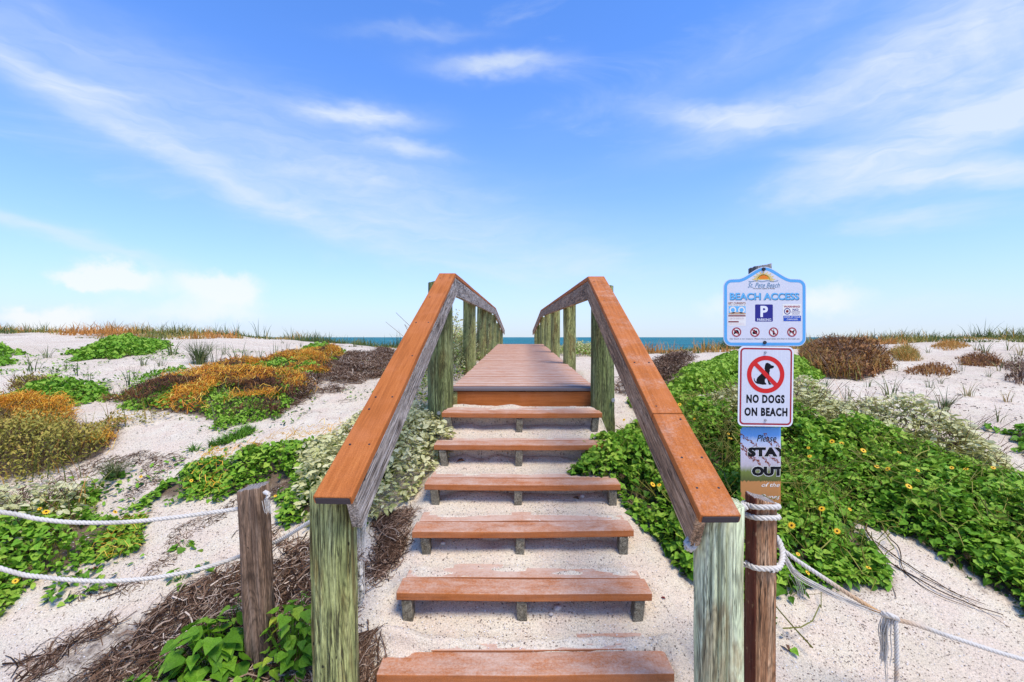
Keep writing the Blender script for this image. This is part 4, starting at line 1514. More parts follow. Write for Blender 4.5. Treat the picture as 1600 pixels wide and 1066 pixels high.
def leaf_arrays(T, P, R, size, tint):
    V0, F0 = T
    n = len(P)
    V = np.einsum('nij,kj->nki', R, V0) * size[:, None, None] + P[:, None]
    Fi = F0[None] + (np.arange(n) * len(V0))[:, None, None]
    return V.reshape(-1, 3), Fi.reshape(-1, F0.shape[1]), np.repeat(tint, len(V0))


def strands(P, rad, tint, sides=3):
    """P (N,K,3) polylines -> thin tubes"""
    N, K, _ = P.shape
    T = np.gradient(P, axis=1)
    T /= np.linalg.norm(T, axis=2)[..., None] + 1e-9
    ref = np.array([.31, .17, .93])
    A = np.cross(T, ref)
    A /= np.linalg.norm(A, axis=2)[..., None] + 1e-9
    B = np.cross(T, A)
    a = np.arange(sides) * 2 * math.pi / sides
    taper = np.linspace(1, .55, K)
    r = rad[:, None] * taper[None]
    V = P[:, :, None] + r[..., None, None] * (np.cos(a)[:, None] * A[:, :, None] + np.sin(a)[:, None] * B[:, :, None])
    base = (np.arange(N) * K * sides)[:, None, None] + (np.arange(K - 1) * sides)[None, :, None]
    j = np.arange(sides)[None, None]
    j2 = (j + 1) % sides
    Fq = np.stack([base + j, base + j2, base + sides + j2, base + sides + j], -1).reshape(-1, 4)
    return V.reshape(-1, 3), Fq, np.repeat(tint, K * sides)


def blades(B, H, yaw, lean, width, tint, K=4, curl=1.0):
    """grass blades: tapering ribbons that bend over"""
    N = len(B)
    s = np.linspace(0, 1, K + 1)
    out = lean[:, None] * (s[None] ** 1.8) * H[:, None] * curl
    up = H[:, None] * (s[None] - .25 * np.minimum(lean[:, None], 1.2) * s[None] ** 2.5)
    dx, dy = np.cos(yaw), np.sin(yaw)
    C = np.stack([B[:, None, 0] + out * dx[:, None], B[:, None, 1] + out * dy[:, None], B[:, None, 2] + up], -1)
    w = width[:, None] * np.maximum(1 - s[None] ** 1.5, .06) * .5
    tw = yaw + math.pi / 2 + rs.uniform(-.7, .7, N)
    side = np.stack([np.cos(tw), np.sin(tw), np.zeros(N)], -1)
    L_, R_ = C - side[:, None] * w[..., None], C + side[:, None] * w[..., None]
    V = np.stack([L_, R_], 2).reshape(N, (K + 1) * 2, 3)
    base = (np.arange(N) * (K + 1) * 2)[:, None] + (np.arange(K) * 2)[None]
    Fq = np.stack([base, base + 1, base + 3, base + 2], -1).reshape(-1, 4)
    return V.reshape(-1, 3), Fq, np.repeat(tint, (K + 1) * 2)


def canopy(P, e, H, E, f=2.2):
    tap = np.clip(e / E, 0, 1)
    tap = 1 - (1 - tap) ** 2
    b = .22 + 1.2 * fbm(P[:, 0] * f + 11, P[:, 1] * f + 5, 3)
    return H * (.18 + .82 * tap) * b


def foliage(key, H, E, dens, size, T, n_top=0.0, droop=(.15, .9), seed=1, tint=(.15, .85), layers=(.35, 1.0), keep=None, rough=.12, f=2.2, flat=1.0):
    """leaf positions, rotations, sizes and tints filling a patch's canopy"""
    poly = POLY[key]
    n = int(area(poly) * dens)
    P, e = scatter(poly, n, rough)
    if keep is not None:
        m = keep(P)
        P, e = P[m], e[m]
    n = len(P)
    h = canopy(P, e, H, E, f)
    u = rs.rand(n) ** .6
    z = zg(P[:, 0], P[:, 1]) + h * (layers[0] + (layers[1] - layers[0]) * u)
    Q = np.column_stack([P, z])
    yaw = rs.uniform(0, 2 * math.pi, n)
    pitch = -rs.uniform(droop[0], droop[1], n) * flat
    roll = rs.normal(0, .52, n)
    sz = size * (.4 + 1.0 * rs.rand(n) ** 1.3)
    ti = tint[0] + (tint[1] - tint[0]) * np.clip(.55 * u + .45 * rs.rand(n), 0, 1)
    return Q, rotmat(yaw, pitch, roll), sz, ti, h


def mass(name, T, fo, mat, parent, kind=None):
    Q, R, sz, ti = fo[:4]
    V, Fi, t = leaf_arrays(T, Q, R, sz, ti)
    o = link(name, np_mesh(name, V, [Fi], t), mat, parent)
    if kind:
        o['kind'] = kind
    return o


def split_big(fo, n):
    """the n leaves that show largest: high in the canopy and near the camera"""
    Q, R, sz, ti, h = fo
    d = np.hypot(Q[:, 0], Q[:, 1])
    hz = (Q[:, 2] - zg(Q[:, 0], Q[:, 1])) / np.maximum(h, .01)
    pxs = Q[:, 0] / Q[:, 1]
    score = sz / d * (.35 + hz) * (np.abs(pxs) < 1.15) * (R[:, 2, 2] > .45) * (Q[:, 1] > 1.3)
    k = np.argsort(-score)[:n]
    m = np.ones(len(Q), bool)
    m[k] = False
    return (Q[k], R[k], sz[k], ti[k]), tuple(a[m] for a in fo)


def single_leaves(T, fo, mat, parent, nvar=7):
    Q, R, sz, ti = fo
    lo, hi = np.percentile(ti, 3), np.percentile(ti, 97)
    ms = []
    for i in range(nvar):
        v = lo + (hi - lo) * i / (nvar - 1)
        V = T[0].copy()
        V[:, 2] *= random.uniform(.7, 1.6)
        V[:, 0] *= random.uniform(.85, 1.15)
        me = np_mesh('leaf', V, [T[1]], np.full(len(V), v))
        me.materials.append(mat)
        ms.append(me)
    for q, r, s_, t_ in zip(Q, R, sz, ti):
        i = int(np.clip(round((t_ - lo) / (hi - lo) * (nvar - 1)), 0, nvar - 1))
        mw = Matrix.Translation(q) @ Matrix(r.tolist()).to_4x4() @ Matrix.Scale(float(s_), 4)
        link('leaf', ms[i], None, parent, mw)


def stems(name, key, H, E, n, rad, mat, parent, tint=(.2, .7), rough=.12, up=.9):
    poly = POLY[key]
    P, e = scatter(poly, n, rough)
    h = canopy(P, e, H, E)
    K = 5
    s = np.linspace(0, 1, K)
    yaw = rs.uniform(0, 2 * math.pi, len(P))
    out = rs.uniform(.2, .9, len(P)) * h
    X = np.stack([P[:, None, 0] + np.cos(yaw)[:, None] * out[:, None] * s ** 1.4, P[:, None, 1] + np.sin(yaw)[:, None] * out[:, None] * s ** 1.4,
                  zg(P[:, 0], P[:, 1])[:, None] + (h * up)[:, None] * s], -1)
    X += rs.normal(0, .006, X.shape)
    V, Fq, t = strands(X, np.full(len(P), rad) * rs.uniform(.6, 1.3, len(P)), rs.uniform(tint[0], tint[1], len(P)))
    return link(name, np_mesh(name, V, [Fq], t), mat, parent)


def litter_strands(name, key, n, length, rad, mat, parent=None, lift=.05, tint=(.1, .95), main=None, spread=1.2, rough=.12, keep=None, H=None, E=.3, wig=.05, K=6, sides=3):
    poly = POLY[key]
    P, e = scatter(poly, n, rough)
    if keep is not None:
        m = keep(P)
        P, e = P[m], e[m]
    n = len(P)
    yaw = rs.uniform(0, 2 * math.pi, n) if main is None else main + rs.normal(0, spread, n)
    L = rs.uniform(length[0], length[1], n)
    s = np.linspace(-.5, .5, K)
    bend = rs.normal(0, .8, n)
    ang = yaw[:, None] + bend[:, None] * s[None] * 1.6 + rs.normal(0, .28, (n, K))
    stepx, stepy = np.cos(ang) * (L / K)[:, None], np.sin(ang) * (L / K)[:, None]
    X = P[:, None, 0] + np.cumsum(stepx, 1) - stepx.sum(1, keepdims=True) / 2
    Y = P[:, None, 1] + np.cumsum(stepy, 1) - stepy.sum(1, keepdims=True) / 2
    z0 = zg(X.ravel(), Y.ravel()).reshape(X.shape)
    if H is None:
        hh = lift * rs.rand(n)[:, None] * np.clip(e / .15, .15, 1)[:, None]
    else:
        hh = (canopy(P, e, H, E) * rs.uniform(.82, 1.12, n))[:, None]
    Z = z0 + hh + rs.normal(0, wig * .35, X.shape) * L[:, None] * .5
    Z = np.maximum(Z, z0 + .001)
    V, Fq, t = strands(np.stack([X, Y, Z], -1), rad * (.4 + 1.5 * rs.rand(n) ** 2.2), tint[0] + (tint[1] - tint[0]) * rs.rand(n) ** 1.4, sides)
    return link(name, np_mesh(name, V, [Fq], t), mat, parent)


# flower of the beach sunflower
def flower_meshes():
    V, Fs = [], []
    n = 13
    for i in range(n):
        a = 2 * math.pi * i / n
        for (r, w, z) in ((.25, .10, .02), (.68, .17, .05), (1.0, .03, -.02)):
            for sgn in (-1, 1):
                V.append((r * math.cos(a) - sgn * w * math.sin(a), r * math.sin(a) + sgn * w * math.cos(a), z))
        b = i * 6
        Fs += [(b, b + 2, b + 3, b + 1), (b + 2, b + 4, b + 5, b + 3)]
    pm = bpy.data.meshes.new('flower')
    pm.from_pydata(V, [], Fs)
    pm.materials.append(M['petal'])
    b = bmesh.new()
    bmesh.ops.create_icosphere(b, subdivisions=1, radius=.34)
    for v in b.verts:
        v.co.z = v.co.z * .5 + .07
    dm = bpy.data.meshes.new('flower_eye')
    b.to_mesh(dm)
    b.free()
    dm.materials.append(M['flower_eye'])
    return pm, dm


FLOWER = flower_meshes()


def add_flowers(parent, pixels, hgt, r=.017):
    for px, py in pixels:
        g = ground(px, py, hgt)
        p = Vector((g[0], g[1], ZC + (HZ - py) / F * g[1]))
        view = (Vector((0, 0, ZC)) - p).normalized()
        up = (view * random.uniform(.2, 1.0) + Vector((random.uniform(-.6, .6), random.uniform(-.4, .3), .6))).normalized()
        p = p + view * .03
        s_ = r * random.uniform(.55, 1.15)
        mw = Matrix.Translation(p) @ up.to_track_quat('Z', 'Y').to_matrix().to_4x4() @ Matrix.Scale(s_, 4)
        f = link('flower', FLOWER[0], None, parent, mw)
        link('flower_eye', FLOWER[1], None, f, mw)


def base_of(key):
    c = POLY[key].mean(0)
    return (float(c[0]), float(c[1]), float(zg(c[0], c[1])))


# ------------------------------------------------------------------ plants of the right dune
def build_right():
    t = thing('sunflower_bush', 'large bright green sunflower ground cover with yellow flowers right of the steps', 'bush', base_of('near_right'))
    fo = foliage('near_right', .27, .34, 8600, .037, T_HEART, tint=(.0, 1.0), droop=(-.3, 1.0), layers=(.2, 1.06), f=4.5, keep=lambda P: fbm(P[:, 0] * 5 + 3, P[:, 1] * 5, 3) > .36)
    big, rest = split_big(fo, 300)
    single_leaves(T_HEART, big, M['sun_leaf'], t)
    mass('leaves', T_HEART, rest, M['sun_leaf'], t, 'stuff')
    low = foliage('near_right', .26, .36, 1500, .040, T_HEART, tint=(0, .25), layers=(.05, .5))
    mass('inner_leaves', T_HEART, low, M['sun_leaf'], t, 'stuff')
    o = stems('stems', 'near_right', .36, .4, 900, .0028, M['olive_leaf'], t, (.1, .5))
    o['kind'] = 'stuff'
        # a few yellowed and dead leaves    o = mass('dead_leaves', T_OVAL, foliage('near_right', .33, .34, 260, .035, T_OVAL, tint=(.2, 1.0), layers=(.5, 1.02), f=4.5), M['brown_leaf'], t, 'stuff')
    o = litter_strands('runners', 'near_right', 420, (.15, .55), .0022, M['olive_leaf'], t, H=.30, E=.34, tint=(.1, .6), wig=.25, rough=.3)
    o['kind'] = 'stuff'
    add_flowers(t, [(1030, 758), (1141, 685), (1138, 678), (1300, 690), (1315, 693), (1349, 704), (1405, 707), (1265, 713), (1263, 700), (1370, 729), (1387, 733), (1434, 735), (1487, 731), (1552, 731), (1284, 795), (1328, 796), (1237, 821), (1357, 887), (1262, 895), (1247, 866), (1085, 655), (1062, 632), (1308, 830), (1509, 733), (1020, 757), (975, 656), (1206, 655), (1160, 720), (1420, 760), (1560, 800)], .25)

    t = thing('sunflower_bush', 'light green sunflower mound on the dune behind the signs', 'bush', base_of('far_right'))
    fo = foliage('far_right', .24, .6, 3600, .046, T_HEART, tint=(.35, 1.0), layers=(.2, 1.03))
    big, rest = split_big(fo, 120)
    single_leaves(T_HEART, big, M['sun_leaf'], t)
    mass('leaves', T_HEART, rest, M['sun_leaf'], t, 'stuff')

    t = thing('silver_bush', 'pale silvery leaved bush along the upper edge of the right green cover', 'bush', base_of('silver_right'))
    fo = foliage('silver_right', .33, .4, 4800, .050, T_OVAL, tint=(.3, 1.0), layers=(.45, 1.1), droop=(-.2, .6))
    big, rest = split_big(fo, 200)
    single_leaves(T_OVAL, big, M['silver_leaf'], t)
    mass('leaves', T_OVAL, rest, M['silver_leaf'], t, 'stuff')
    stems('stems', 'silver_right', .45, .4, 500, .003, M['twig'], t)['kind'] = 'stuff'

    t = thing('brown_shrub', 'tall red brown dried shrub on the dune crest right of the signs', 'shrub', base_of('brown_shrub'))
    fo = foliage('brown_shrub', .27, .25, 3000, .042, T_OVAL, tint=(.0, .95), layers=(.15, 1.05), droop=(-1.2, .6))
    mass('leaves', T_OVAL, fo, M['brown_leaf'], t, 'stuff')
    stems('stems', 'brown_shrub', .36, .25, 900, .005, M['twig'], t, (.1, .8))['kind'] = 'stuff'
    P, e = scatter(POLY['brown_shrub'], 1800)
    B = np.column_stack([P, zg(P[:, 0], P[:, 1])])
    a = blades(B, rs.uniform(.10, .32, len(P)), rs.uniform(0, 6.28, len(P)), rs.uniform(.1, .6, len(P)), np.full(len(P), .012), rs.uniform(.4, 1, len(P)))
    link('dry_blades', np_mesh('dry_blades', a[0], [a[1]], a[2]), M['dune_grass'], t)['kind'] = 'stuff'

    for key, label, mat, H, tint in (('tan_clump', 'tan rounded dry clump beside the red brown shrub', 'dune_grass', .30, (.3, .9)), ('low_clump', 'low brown and green clump on the open sand of the right dune', 'brown_leaf', .14, (.2, 1)),
                                     ('red_clump', 'dark red brown clump near the right end of the crest', 'brown_leaf', .22, (.1, .9)), ('orange_clump', 'small orange clump on the right skyline', 'dune_grass', .16, (.6, 1)),
                                     ('twiggy_right', 'bare twiggy clump at the right edge of the dune', 'twig', .25, (.2, .9))):
        t = thing('dry_clump', label, 'shrub', base_of(key))
        P, e = scatter(POLY[key], int(area(POLY[key]) * 900))
        B = np.column_stack([P, zg(P[:, 0], P[:, 1])])
        h = canopy(P, e, H, .3) * rs.uniform(.6, 1.3, len(P))
        a = blades(B, h, rs.uniform(0, 6.28, len(P)), rs.uniform(.2, 1.0, len(P)), np.full(len(P), .012), tint[0] + (tint[1] - tint[0]) * rs.rand(len(P)))
        link('stalks', np_mesh('stalks', a[0], [a[1]], a[2]), M[mat], t)['kind'] = 'stuff'
        fo = foliage(key, H, .3, 500, .035, T_SMALL, tint=tint, layers=(.2, 1.0), droop=(-1, 1))
        mass('leaves', T_SMALL, fo, M[mat], t, 'stuff')

    t = thing('sunflower_bush', 'dark green low bush at the right edge of the dune', 'bush', base_of('green_edge_right'))
    mass('leaves', T_HEART, foliage('green_edge_right', .25, .4, 1500, .05, T_HEART, tint=(.1, .7)), M['sun_leaf'], t, 'stuff')

    for key, label in (('dead_right', 'bare dead purple brown bush outside the right handrail'), ('dead_deck_right', 'small patch of dead twigs beside the right deck post')):
        t = thing('dead_bush', label, 'bush', base_of(key))
        litter_strands('twigs', key, int(area(POLY[key]) * 900), (.08, .3), .0035, M['twig'], t, H=.26, E=.3, wig=.5)['kind'] = 'stuff'
        stems('branches', key, .28, .3, int(area(POLY[key]) * 500), .003, M['twig'], t)['kind'] = 'stuff'


build_right()


# ------------------------------------------------------------------ plants of the left dune
def build_left():
    t = thing('sunflower_bush', 'green sunflower patch behind the slack ropes at the left edge', 'bush', base_of('near_left'))
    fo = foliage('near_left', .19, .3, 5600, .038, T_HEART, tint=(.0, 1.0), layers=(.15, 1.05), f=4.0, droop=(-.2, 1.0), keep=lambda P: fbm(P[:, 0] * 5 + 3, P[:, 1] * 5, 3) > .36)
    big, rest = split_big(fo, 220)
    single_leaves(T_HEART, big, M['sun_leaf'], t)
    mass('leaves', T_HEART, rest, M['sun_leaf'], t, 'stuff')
    stems('stems', 'near_left', .18, .3, 400, .0025, M['olive_leaf'], t)['kind'] = 'stuff'
    litter_strands('orange_threads', 'near_left', 1100, (.05, .18), .0012, M['vine'], t, H=.21, E=.3, tint=(.4, 1), wig=.4, keep=lambda P: (P[:, 0] > -2.3) & (P[:, 1] > 2.45))['kind'] = 'stuff'
    add_flowers(t, [(72, 800), (24, 908), (62, 795), (180, 800)], .14, .019)

    t = thing('silver_bush', 'pale silvery bush rising behind the left ropes', 'bush', base_of('near_left_silver'))
    fo = foliage('near_left_silver', .30, .35, 2600, .046, T_OVAL, tint=(.3, 1), layers=(.4, 1.1), droop=(-.3, .6))
    big, rest = split_big(fo, 160)
    single_leaves(T_OVAL, big, M['silver_leaf'], t)
    mass('leaves', T_OVAL, rest, M['silver_leaf'], t, 'stuff')
    stems('stems', 'near_left_silver', .32, .3, 260, .003, M['twig'], t)['kind'] = 'stuff'

    t = thing('sunflower_bush', 'green sunflower patch between the leaning post and the left handrail', 'bush', base_of('mid_left'))
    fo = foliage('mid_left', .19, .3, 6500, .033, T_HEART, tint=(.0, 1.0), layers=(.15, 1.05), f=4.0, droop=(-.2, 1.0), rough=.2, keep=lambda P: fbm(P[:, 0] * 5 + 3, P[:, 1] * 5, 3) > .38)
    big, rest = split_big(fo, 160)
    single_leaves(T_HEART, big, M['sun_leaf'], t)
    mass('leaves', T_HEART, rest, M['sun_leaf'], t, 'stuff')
    litter_strands('orange_threads', 'mid_left', 700, (.05, .16), .0016, M['vine'], t, H=.22, E=.3, tint=(.4, 1), wig=.4, keep=lambda P: fbm(P[:, 0] * 2, P[:, 1] * 2, 2) > .55)['kind'] = 'stuff'
    add_flowers(t, [(220, 745), (216, 753), (299, 751), (430, 775)], .10, .017)

    t = thing('silver_bush', 'pale silvery croton bush against the outer side of the left handrail', 'bush', base_of('mid_left_silver'))
    fo = foliage('mid_left_silver', .28, .22, 6200, .046, T_OVAL, tint=(.3, 1), layers=(.3, 1.08), droop=(-.2, .6))
    big, rest = split_big(fo, 160)
    single_leaves(T_OVAL, big, M['silver_leaf'], t)
    mass('leaves', T_OVAL, rest, M['silver_leaf'], t, 'stuff')

    t = thing('olive_bush', 'olive bush topped by orange parasitic vine at the left edge', 'bush', base_of('olive'))
    stems('stems', 'olive', .30, .30, 900, .0020, M['twig'], t)['kind'] = 'stuff'
    fo = foliage('olive', .26, .30, 11000, .028, T_SMALL, tint=(0, 1), layers=(.05, 1.15), droop=(-1.3, .2), rough=.25, f=5.0)
    mass('leaves', T_SMALL, fo, M['olive_leaf'], t, 'stuff')
    yc = POLY['olive'][:, 1].mean()
    litter_strands('orange_vine', 'olive', 5200, (.05, .20), .0022, M['vine'], t, H=.28, E=.35, tint=(.2, 1), wig=.6, rough=.25, keep=lambda P: P[:, 1] + 1.3 * (fbm(P[:, 0] * 3.2, P[:, 1] * 3.2, 4, .6) - .5) > yc + .24)['kind'] = 'stuff'

    t = thing('sunflower_bush', 'bright green low patch above the olive bush on the left dune', 'bush', base_of('green_left'))
    fo = foliage('green_left', .21, .4, 3600, .040, T_HEART, tint=(.15, .9), layers=(.1, 1.05))
    mass('leaves', T_HEART, fo, M['sun_leaf'], t, 'stuff')

    t = thing('orange_vine_mound', 'wide mound of orange parasitic vine over green and brown plants', 'bush', base_of('dodder'))
    n1 = lambda P: fbm(P[:, 0] * 2.6 + 3, P[:, 1] * 2.6, 4, .6)
    edge = POLY['dodder'][:, 1].min()
    tilt = lambda P: P[:, 1] - (4.15 + .10 * (P[:, 0] + 2.5))
    fo = foliage('dodder', .15, .4, 5200, .027, T_HEART, tint=(.2, 1.0), layers=(.2, 1.05), rough=.25, f=4.0, keep=lambda P: (n1(P) < .46) | (tilt(P) < .12) | (fbm(P[:, 0] * 4, P[:, 1] * 4 + 20, 3) > .60))
    mass('leaves', T_HEART, fo, M['sun_leaf'], t, 'stuff')
    litter_strands('orange_vine', 'dodder', 11000, (.06, .22), .0028, M['vine'], t, H=.17, E=.4, tint=(.0, 1), wig=.6, rough=.25, keep=lambda P: (n1(P) > .50 - .10 * np.exp(-((tilt(P) - .95) / .3) ** 2) + .05 * sm(.15, .5, tilt(P)) * (1 - sm(.5, .9, tilt(P)))) & (tilt(P) > .0))['kind'] = 'stuff'
    litter_strands('brown_vine', 'dodder', 9000, (.06, .22), .003, M['brown_leaf'], t, H=.155, E=.4, tint=(.0, .75), wig=.6, rough=.25, keep=lambda P: (tilt(P) > -.1) & (fbm(P[:, 0] * 3 + 30, P[:, 1] * 3, 3) > .46))['kind'] = 'stuff'

    t = thing('dead_bush', 'flat purple brown heap of dead twigs right of the orange vine mound', 'bush', base_of('dead_left'))
    litter_strands('twigs', 'dead_left', 9000, (.06, .25), .0032, M['twig'], t, H=.08, E=.3, wig=.5, tint=(.05, 1.0), rough=.3, keep=lambda P: fbm(P[:, 0] * 3.4 + 4, P[:, 1] * 3.4, 3) > .44)['kind'] = 'stuff'
    litter_strands('low_twigs', 'dead_left', 3000, (.06, .25), .003, M['twig'], t, lift=.05, rough=.4)['kind'] = 'stuff'

    t = thing('sunflower_bush', 'flat green mat high on the far left dune', 'bush', base_of('green_far_left'))
    mass('leaves', T_HEART, foliage('green_far_left', .22, .6, 2200, .048, T_HEART, tint=(.1, .9), layers=(.1, 1.05)), M['sun_leaf'], t, 'stuff')
    t = thing('sunflower_bush', 'small green patch at the far end of the orange vine mound', 'bush', base_of('green_far_mid'))
    mass('leaves', T_HEART, foliage('green_far_mid', .16, .4, 900, .06, T_HEART, tint=(.2, 1.0)), M['sun_leaf'], t, 'stuff')
    t = thing('grass_clump', 'green grassy clump at the upper left of the orange vine mound', 'bush', base_of('green_clump'))
    mass('leaves', T_SMALL, foliage('green_clump', .22, .3, 3000, .04, T_SMALL, tint=(.1, .9), droop=(-1.3, .4)), M['sun_leaf'], t, 'stuff')
    t = thing('dry_clump', 'brown and green straggly clump near the left edge', 'shrub', base_of('brown_clump'))
    mass('leaves', T_SMALL, foliage('brown_clump', .24, .3, 1600, .04, T_SMALL, tint=(.1, 1), droop=(-1.3, .4)), M['olive_leaf'], t, 'stuff')
    stems('stems', 'brown_clump', .26, .3, 260, .003, M['brown_leaf'], t)['kind'] = 'stuff'
    t = thing('sunflower_bush', 'small green bush cut by the left edge of the photo below the skyline', 'bush', base_of('edge_left'))
    mass('leaves', T_HEART, foliage('edge_left', .25, .4, 1000, .06, T_HEART, tint=(.1, .8)), M['sun_leaf'], t, 'stuff')
    # running grass on the sand
    P, e = scatter(POLY['runner'], 1500, .25)
    m = fbm(P[:, 0] * 4, P[:, 1] * 4, 2) > .47
    P = P[m]
    B = np.column_stack([P, zg(P[:, 0], P[:, 1])])
    a = blades(B, rs.uniform(.03, .08, len(P)), rs.uniform(0, 6.28, len(P)), rs.uniform(.5, 1.5, len(P)), np.full(len(P), .007), rs.uniform(.2, .6, len(P)), 3)
    o = link('running_grass', np_mesh('running_grass', a[0], [a[1]], a[2]), M['sun_leaf'])
    tag(o, 'thin strip of short green grass creeping over the left sand', 'grass', None, 'stuff')
    # croton bushes beside the deck
    for key, y0, y1, x0, x1, H, lab, mt, dn in (('deck_left', 4.35, 10.5, -1.12, -.70, .78, 'tall silvery green croton bush behind the left deck posts', 'silver_leaf', 2600),
                                                ('deck_right', 9.2, 12.5, 1.15, 2.4, .30, 'yellow green bush by the right deck posts with the sea behind', 'silver_leaf', 1300)):
        POLY[key] = np.array([(x0, y0), (x1, y0), (x1 + .1, (y0 + y1) / 2), (x1 + .12, y1), (x0 + .1, y1), (x0 - .1, (y0 + y1) / 2)])
        t = thing('croton_bush', lab, 'bush', base_of(key))
        fo = foliage(key, H, .35, dn, .045, T_OVAL, tint=(.0, .9), layers=(.08, 1.12), droop=(-.9, .7), rough=.05)
        mass('leaves', T_OVAL, fo, M[mt], t, 'stuff')
        fo = foliage(key, H * .9, .35, 500, .045, T_OVAL, tint=(.1, .8), layers=(.08, 1.0), droop=(-.9, .7), rough=.05)
        mass('green_leaves', T_OVAL, fo, M['sun_leaf'], t, 'stuff')
        stems('stems', key, H, .3, 260, .004, M['twig'], t)['kind'] = 'stuff'


build_left()


def build_edges():
    """loose sprigs that trail out of the patches onto the sand, and stalks that stick out of them"""
    for key, T, mat, size, n, lab in (('olive', T_SMALL, 'olive_leaf', .030, 900, 'loose olive sprigs on the sand round the olive bush'), ('dodder', T_HEART, 'sun_leaf', .026, 1500, 'loose green sprigs on the sand round the orange vine mound'),
                                      ('green_left', T_HEART, 'sun_leaf', .034, 500, 'loose green sprigs round the bright green left patch'), ('mid_left', T_HEART, 'sun_leaf', .030, 1100, 'loose green sprigs round the patch behind the leaning post'),
                                      ('near_left', T_HEART, 'sun_leaf', .034, 700, 'loose green sprigs round the patch behind the left ropes'), ('green_far_left', T_HEART, 'sun_leaf', .045, 500, 'loose green sprigs round the flat far green mat'),
                                      ('near_right', T_HEART, 'sun_leaf', .034, 900, 'loose green sprigs along the edge of the right green cover'), ('silver_right', T_OVAL, 'silver_leaf', .045, 900, 'loose silvery sprigs on the sand above the right green cover')):
        P, e = scatter(POLY[key], n * 3, .5)
        m = fbm(P[:, 0] * 4 + 2, P[:, 1] * 4, 3) > .50
        xc = .055 + .0157 * (P[:, 1] - 1.8)
        m &= ~((np.abs(P[:, 0] - xc) < .72) & (P[:, 1] < 20))
        P = P[m][:n]
        n_ = len(P)
        Q = np.column_stack([P, zg(P[:, 0], P[:, 1]) + .01 + .05 * rs.rand(n_) ** 2])
        V, Fi, t_ = leaf_arrays(T, Q, rotmat(rs.uniform(0, 6.28, n_), rs.uniform(-.6, .7, n_), rs.normal(0, .5, n_)), size * rs.uniform(.5, 1.3, n_), rs.rand(n_))
        tag(link('loose_sprigs', np_mesh('loose_sprigs', V, [Fi], t_), M[mat]), lab, 'plants', None, 'stuff')
    for key, n, h, mat, lab in (('olive', 260, .34, 'dune_grass', 'thin dry stalks sticking out of the olive bush'), ('dodder', 260, .30, 'grass_blade', 'thin stalks sticking out of the orange vine mound'), ('near_left_silver', 60, .3, 'dune_grass', 'thin dry stalks in the silvery bush behind the left ropes'),
                                ('silver_right', 160, .42, 'dune_grass', 'thin dry stalks in the silvery bush on the right'), ('dead_left', 120, .2, 'twig', 'upright dead stalks in the flat heap of dead twigs')):
        P, e = scatter(POLY[key], n, .3)
        n_ = len(P)
        B = np.column_stack([P, zg(P[:, 0], P[:, 1])])
        a = blades(B, h * rs.uniform(.4, 1.15, n_), rs.uniform(0, 6.28, n_), rs.uniform(.1, 1.0, n_), np.full(n_, .007), rs.rand(n_))
        tag(link('thin_stalks', np_mesh('thin_stalks', a[0], [a[1]], a[2]), M[mat]), lab, 'grass', None, 'stuff')


build_edges()


# ------------------------------------------------------------------ grasses
def tuft_mesh(n, h, lean, w, tint, seed, K=4):
    r = np.random.RandomState(seed)
    B = np.column_stack([r.normal(0, h * .10, n), r.normal(0, h * .10, n), np.full(n, -.01)])
    yaw = np.arctan2(B[:, 1], B[:, 0]) + r.normal(0, .5, n)
    a = blades(B, h * r.uniform(.5, 1.1, n), yaw, r.uniform(lean[0], lean[1], n), w * r.uniform(.7, 1.3, n), r.uniform(tint[0], tint[1], n), K)
    return np_mesh('grass_tuft', a[0], [a[1]], a[2])


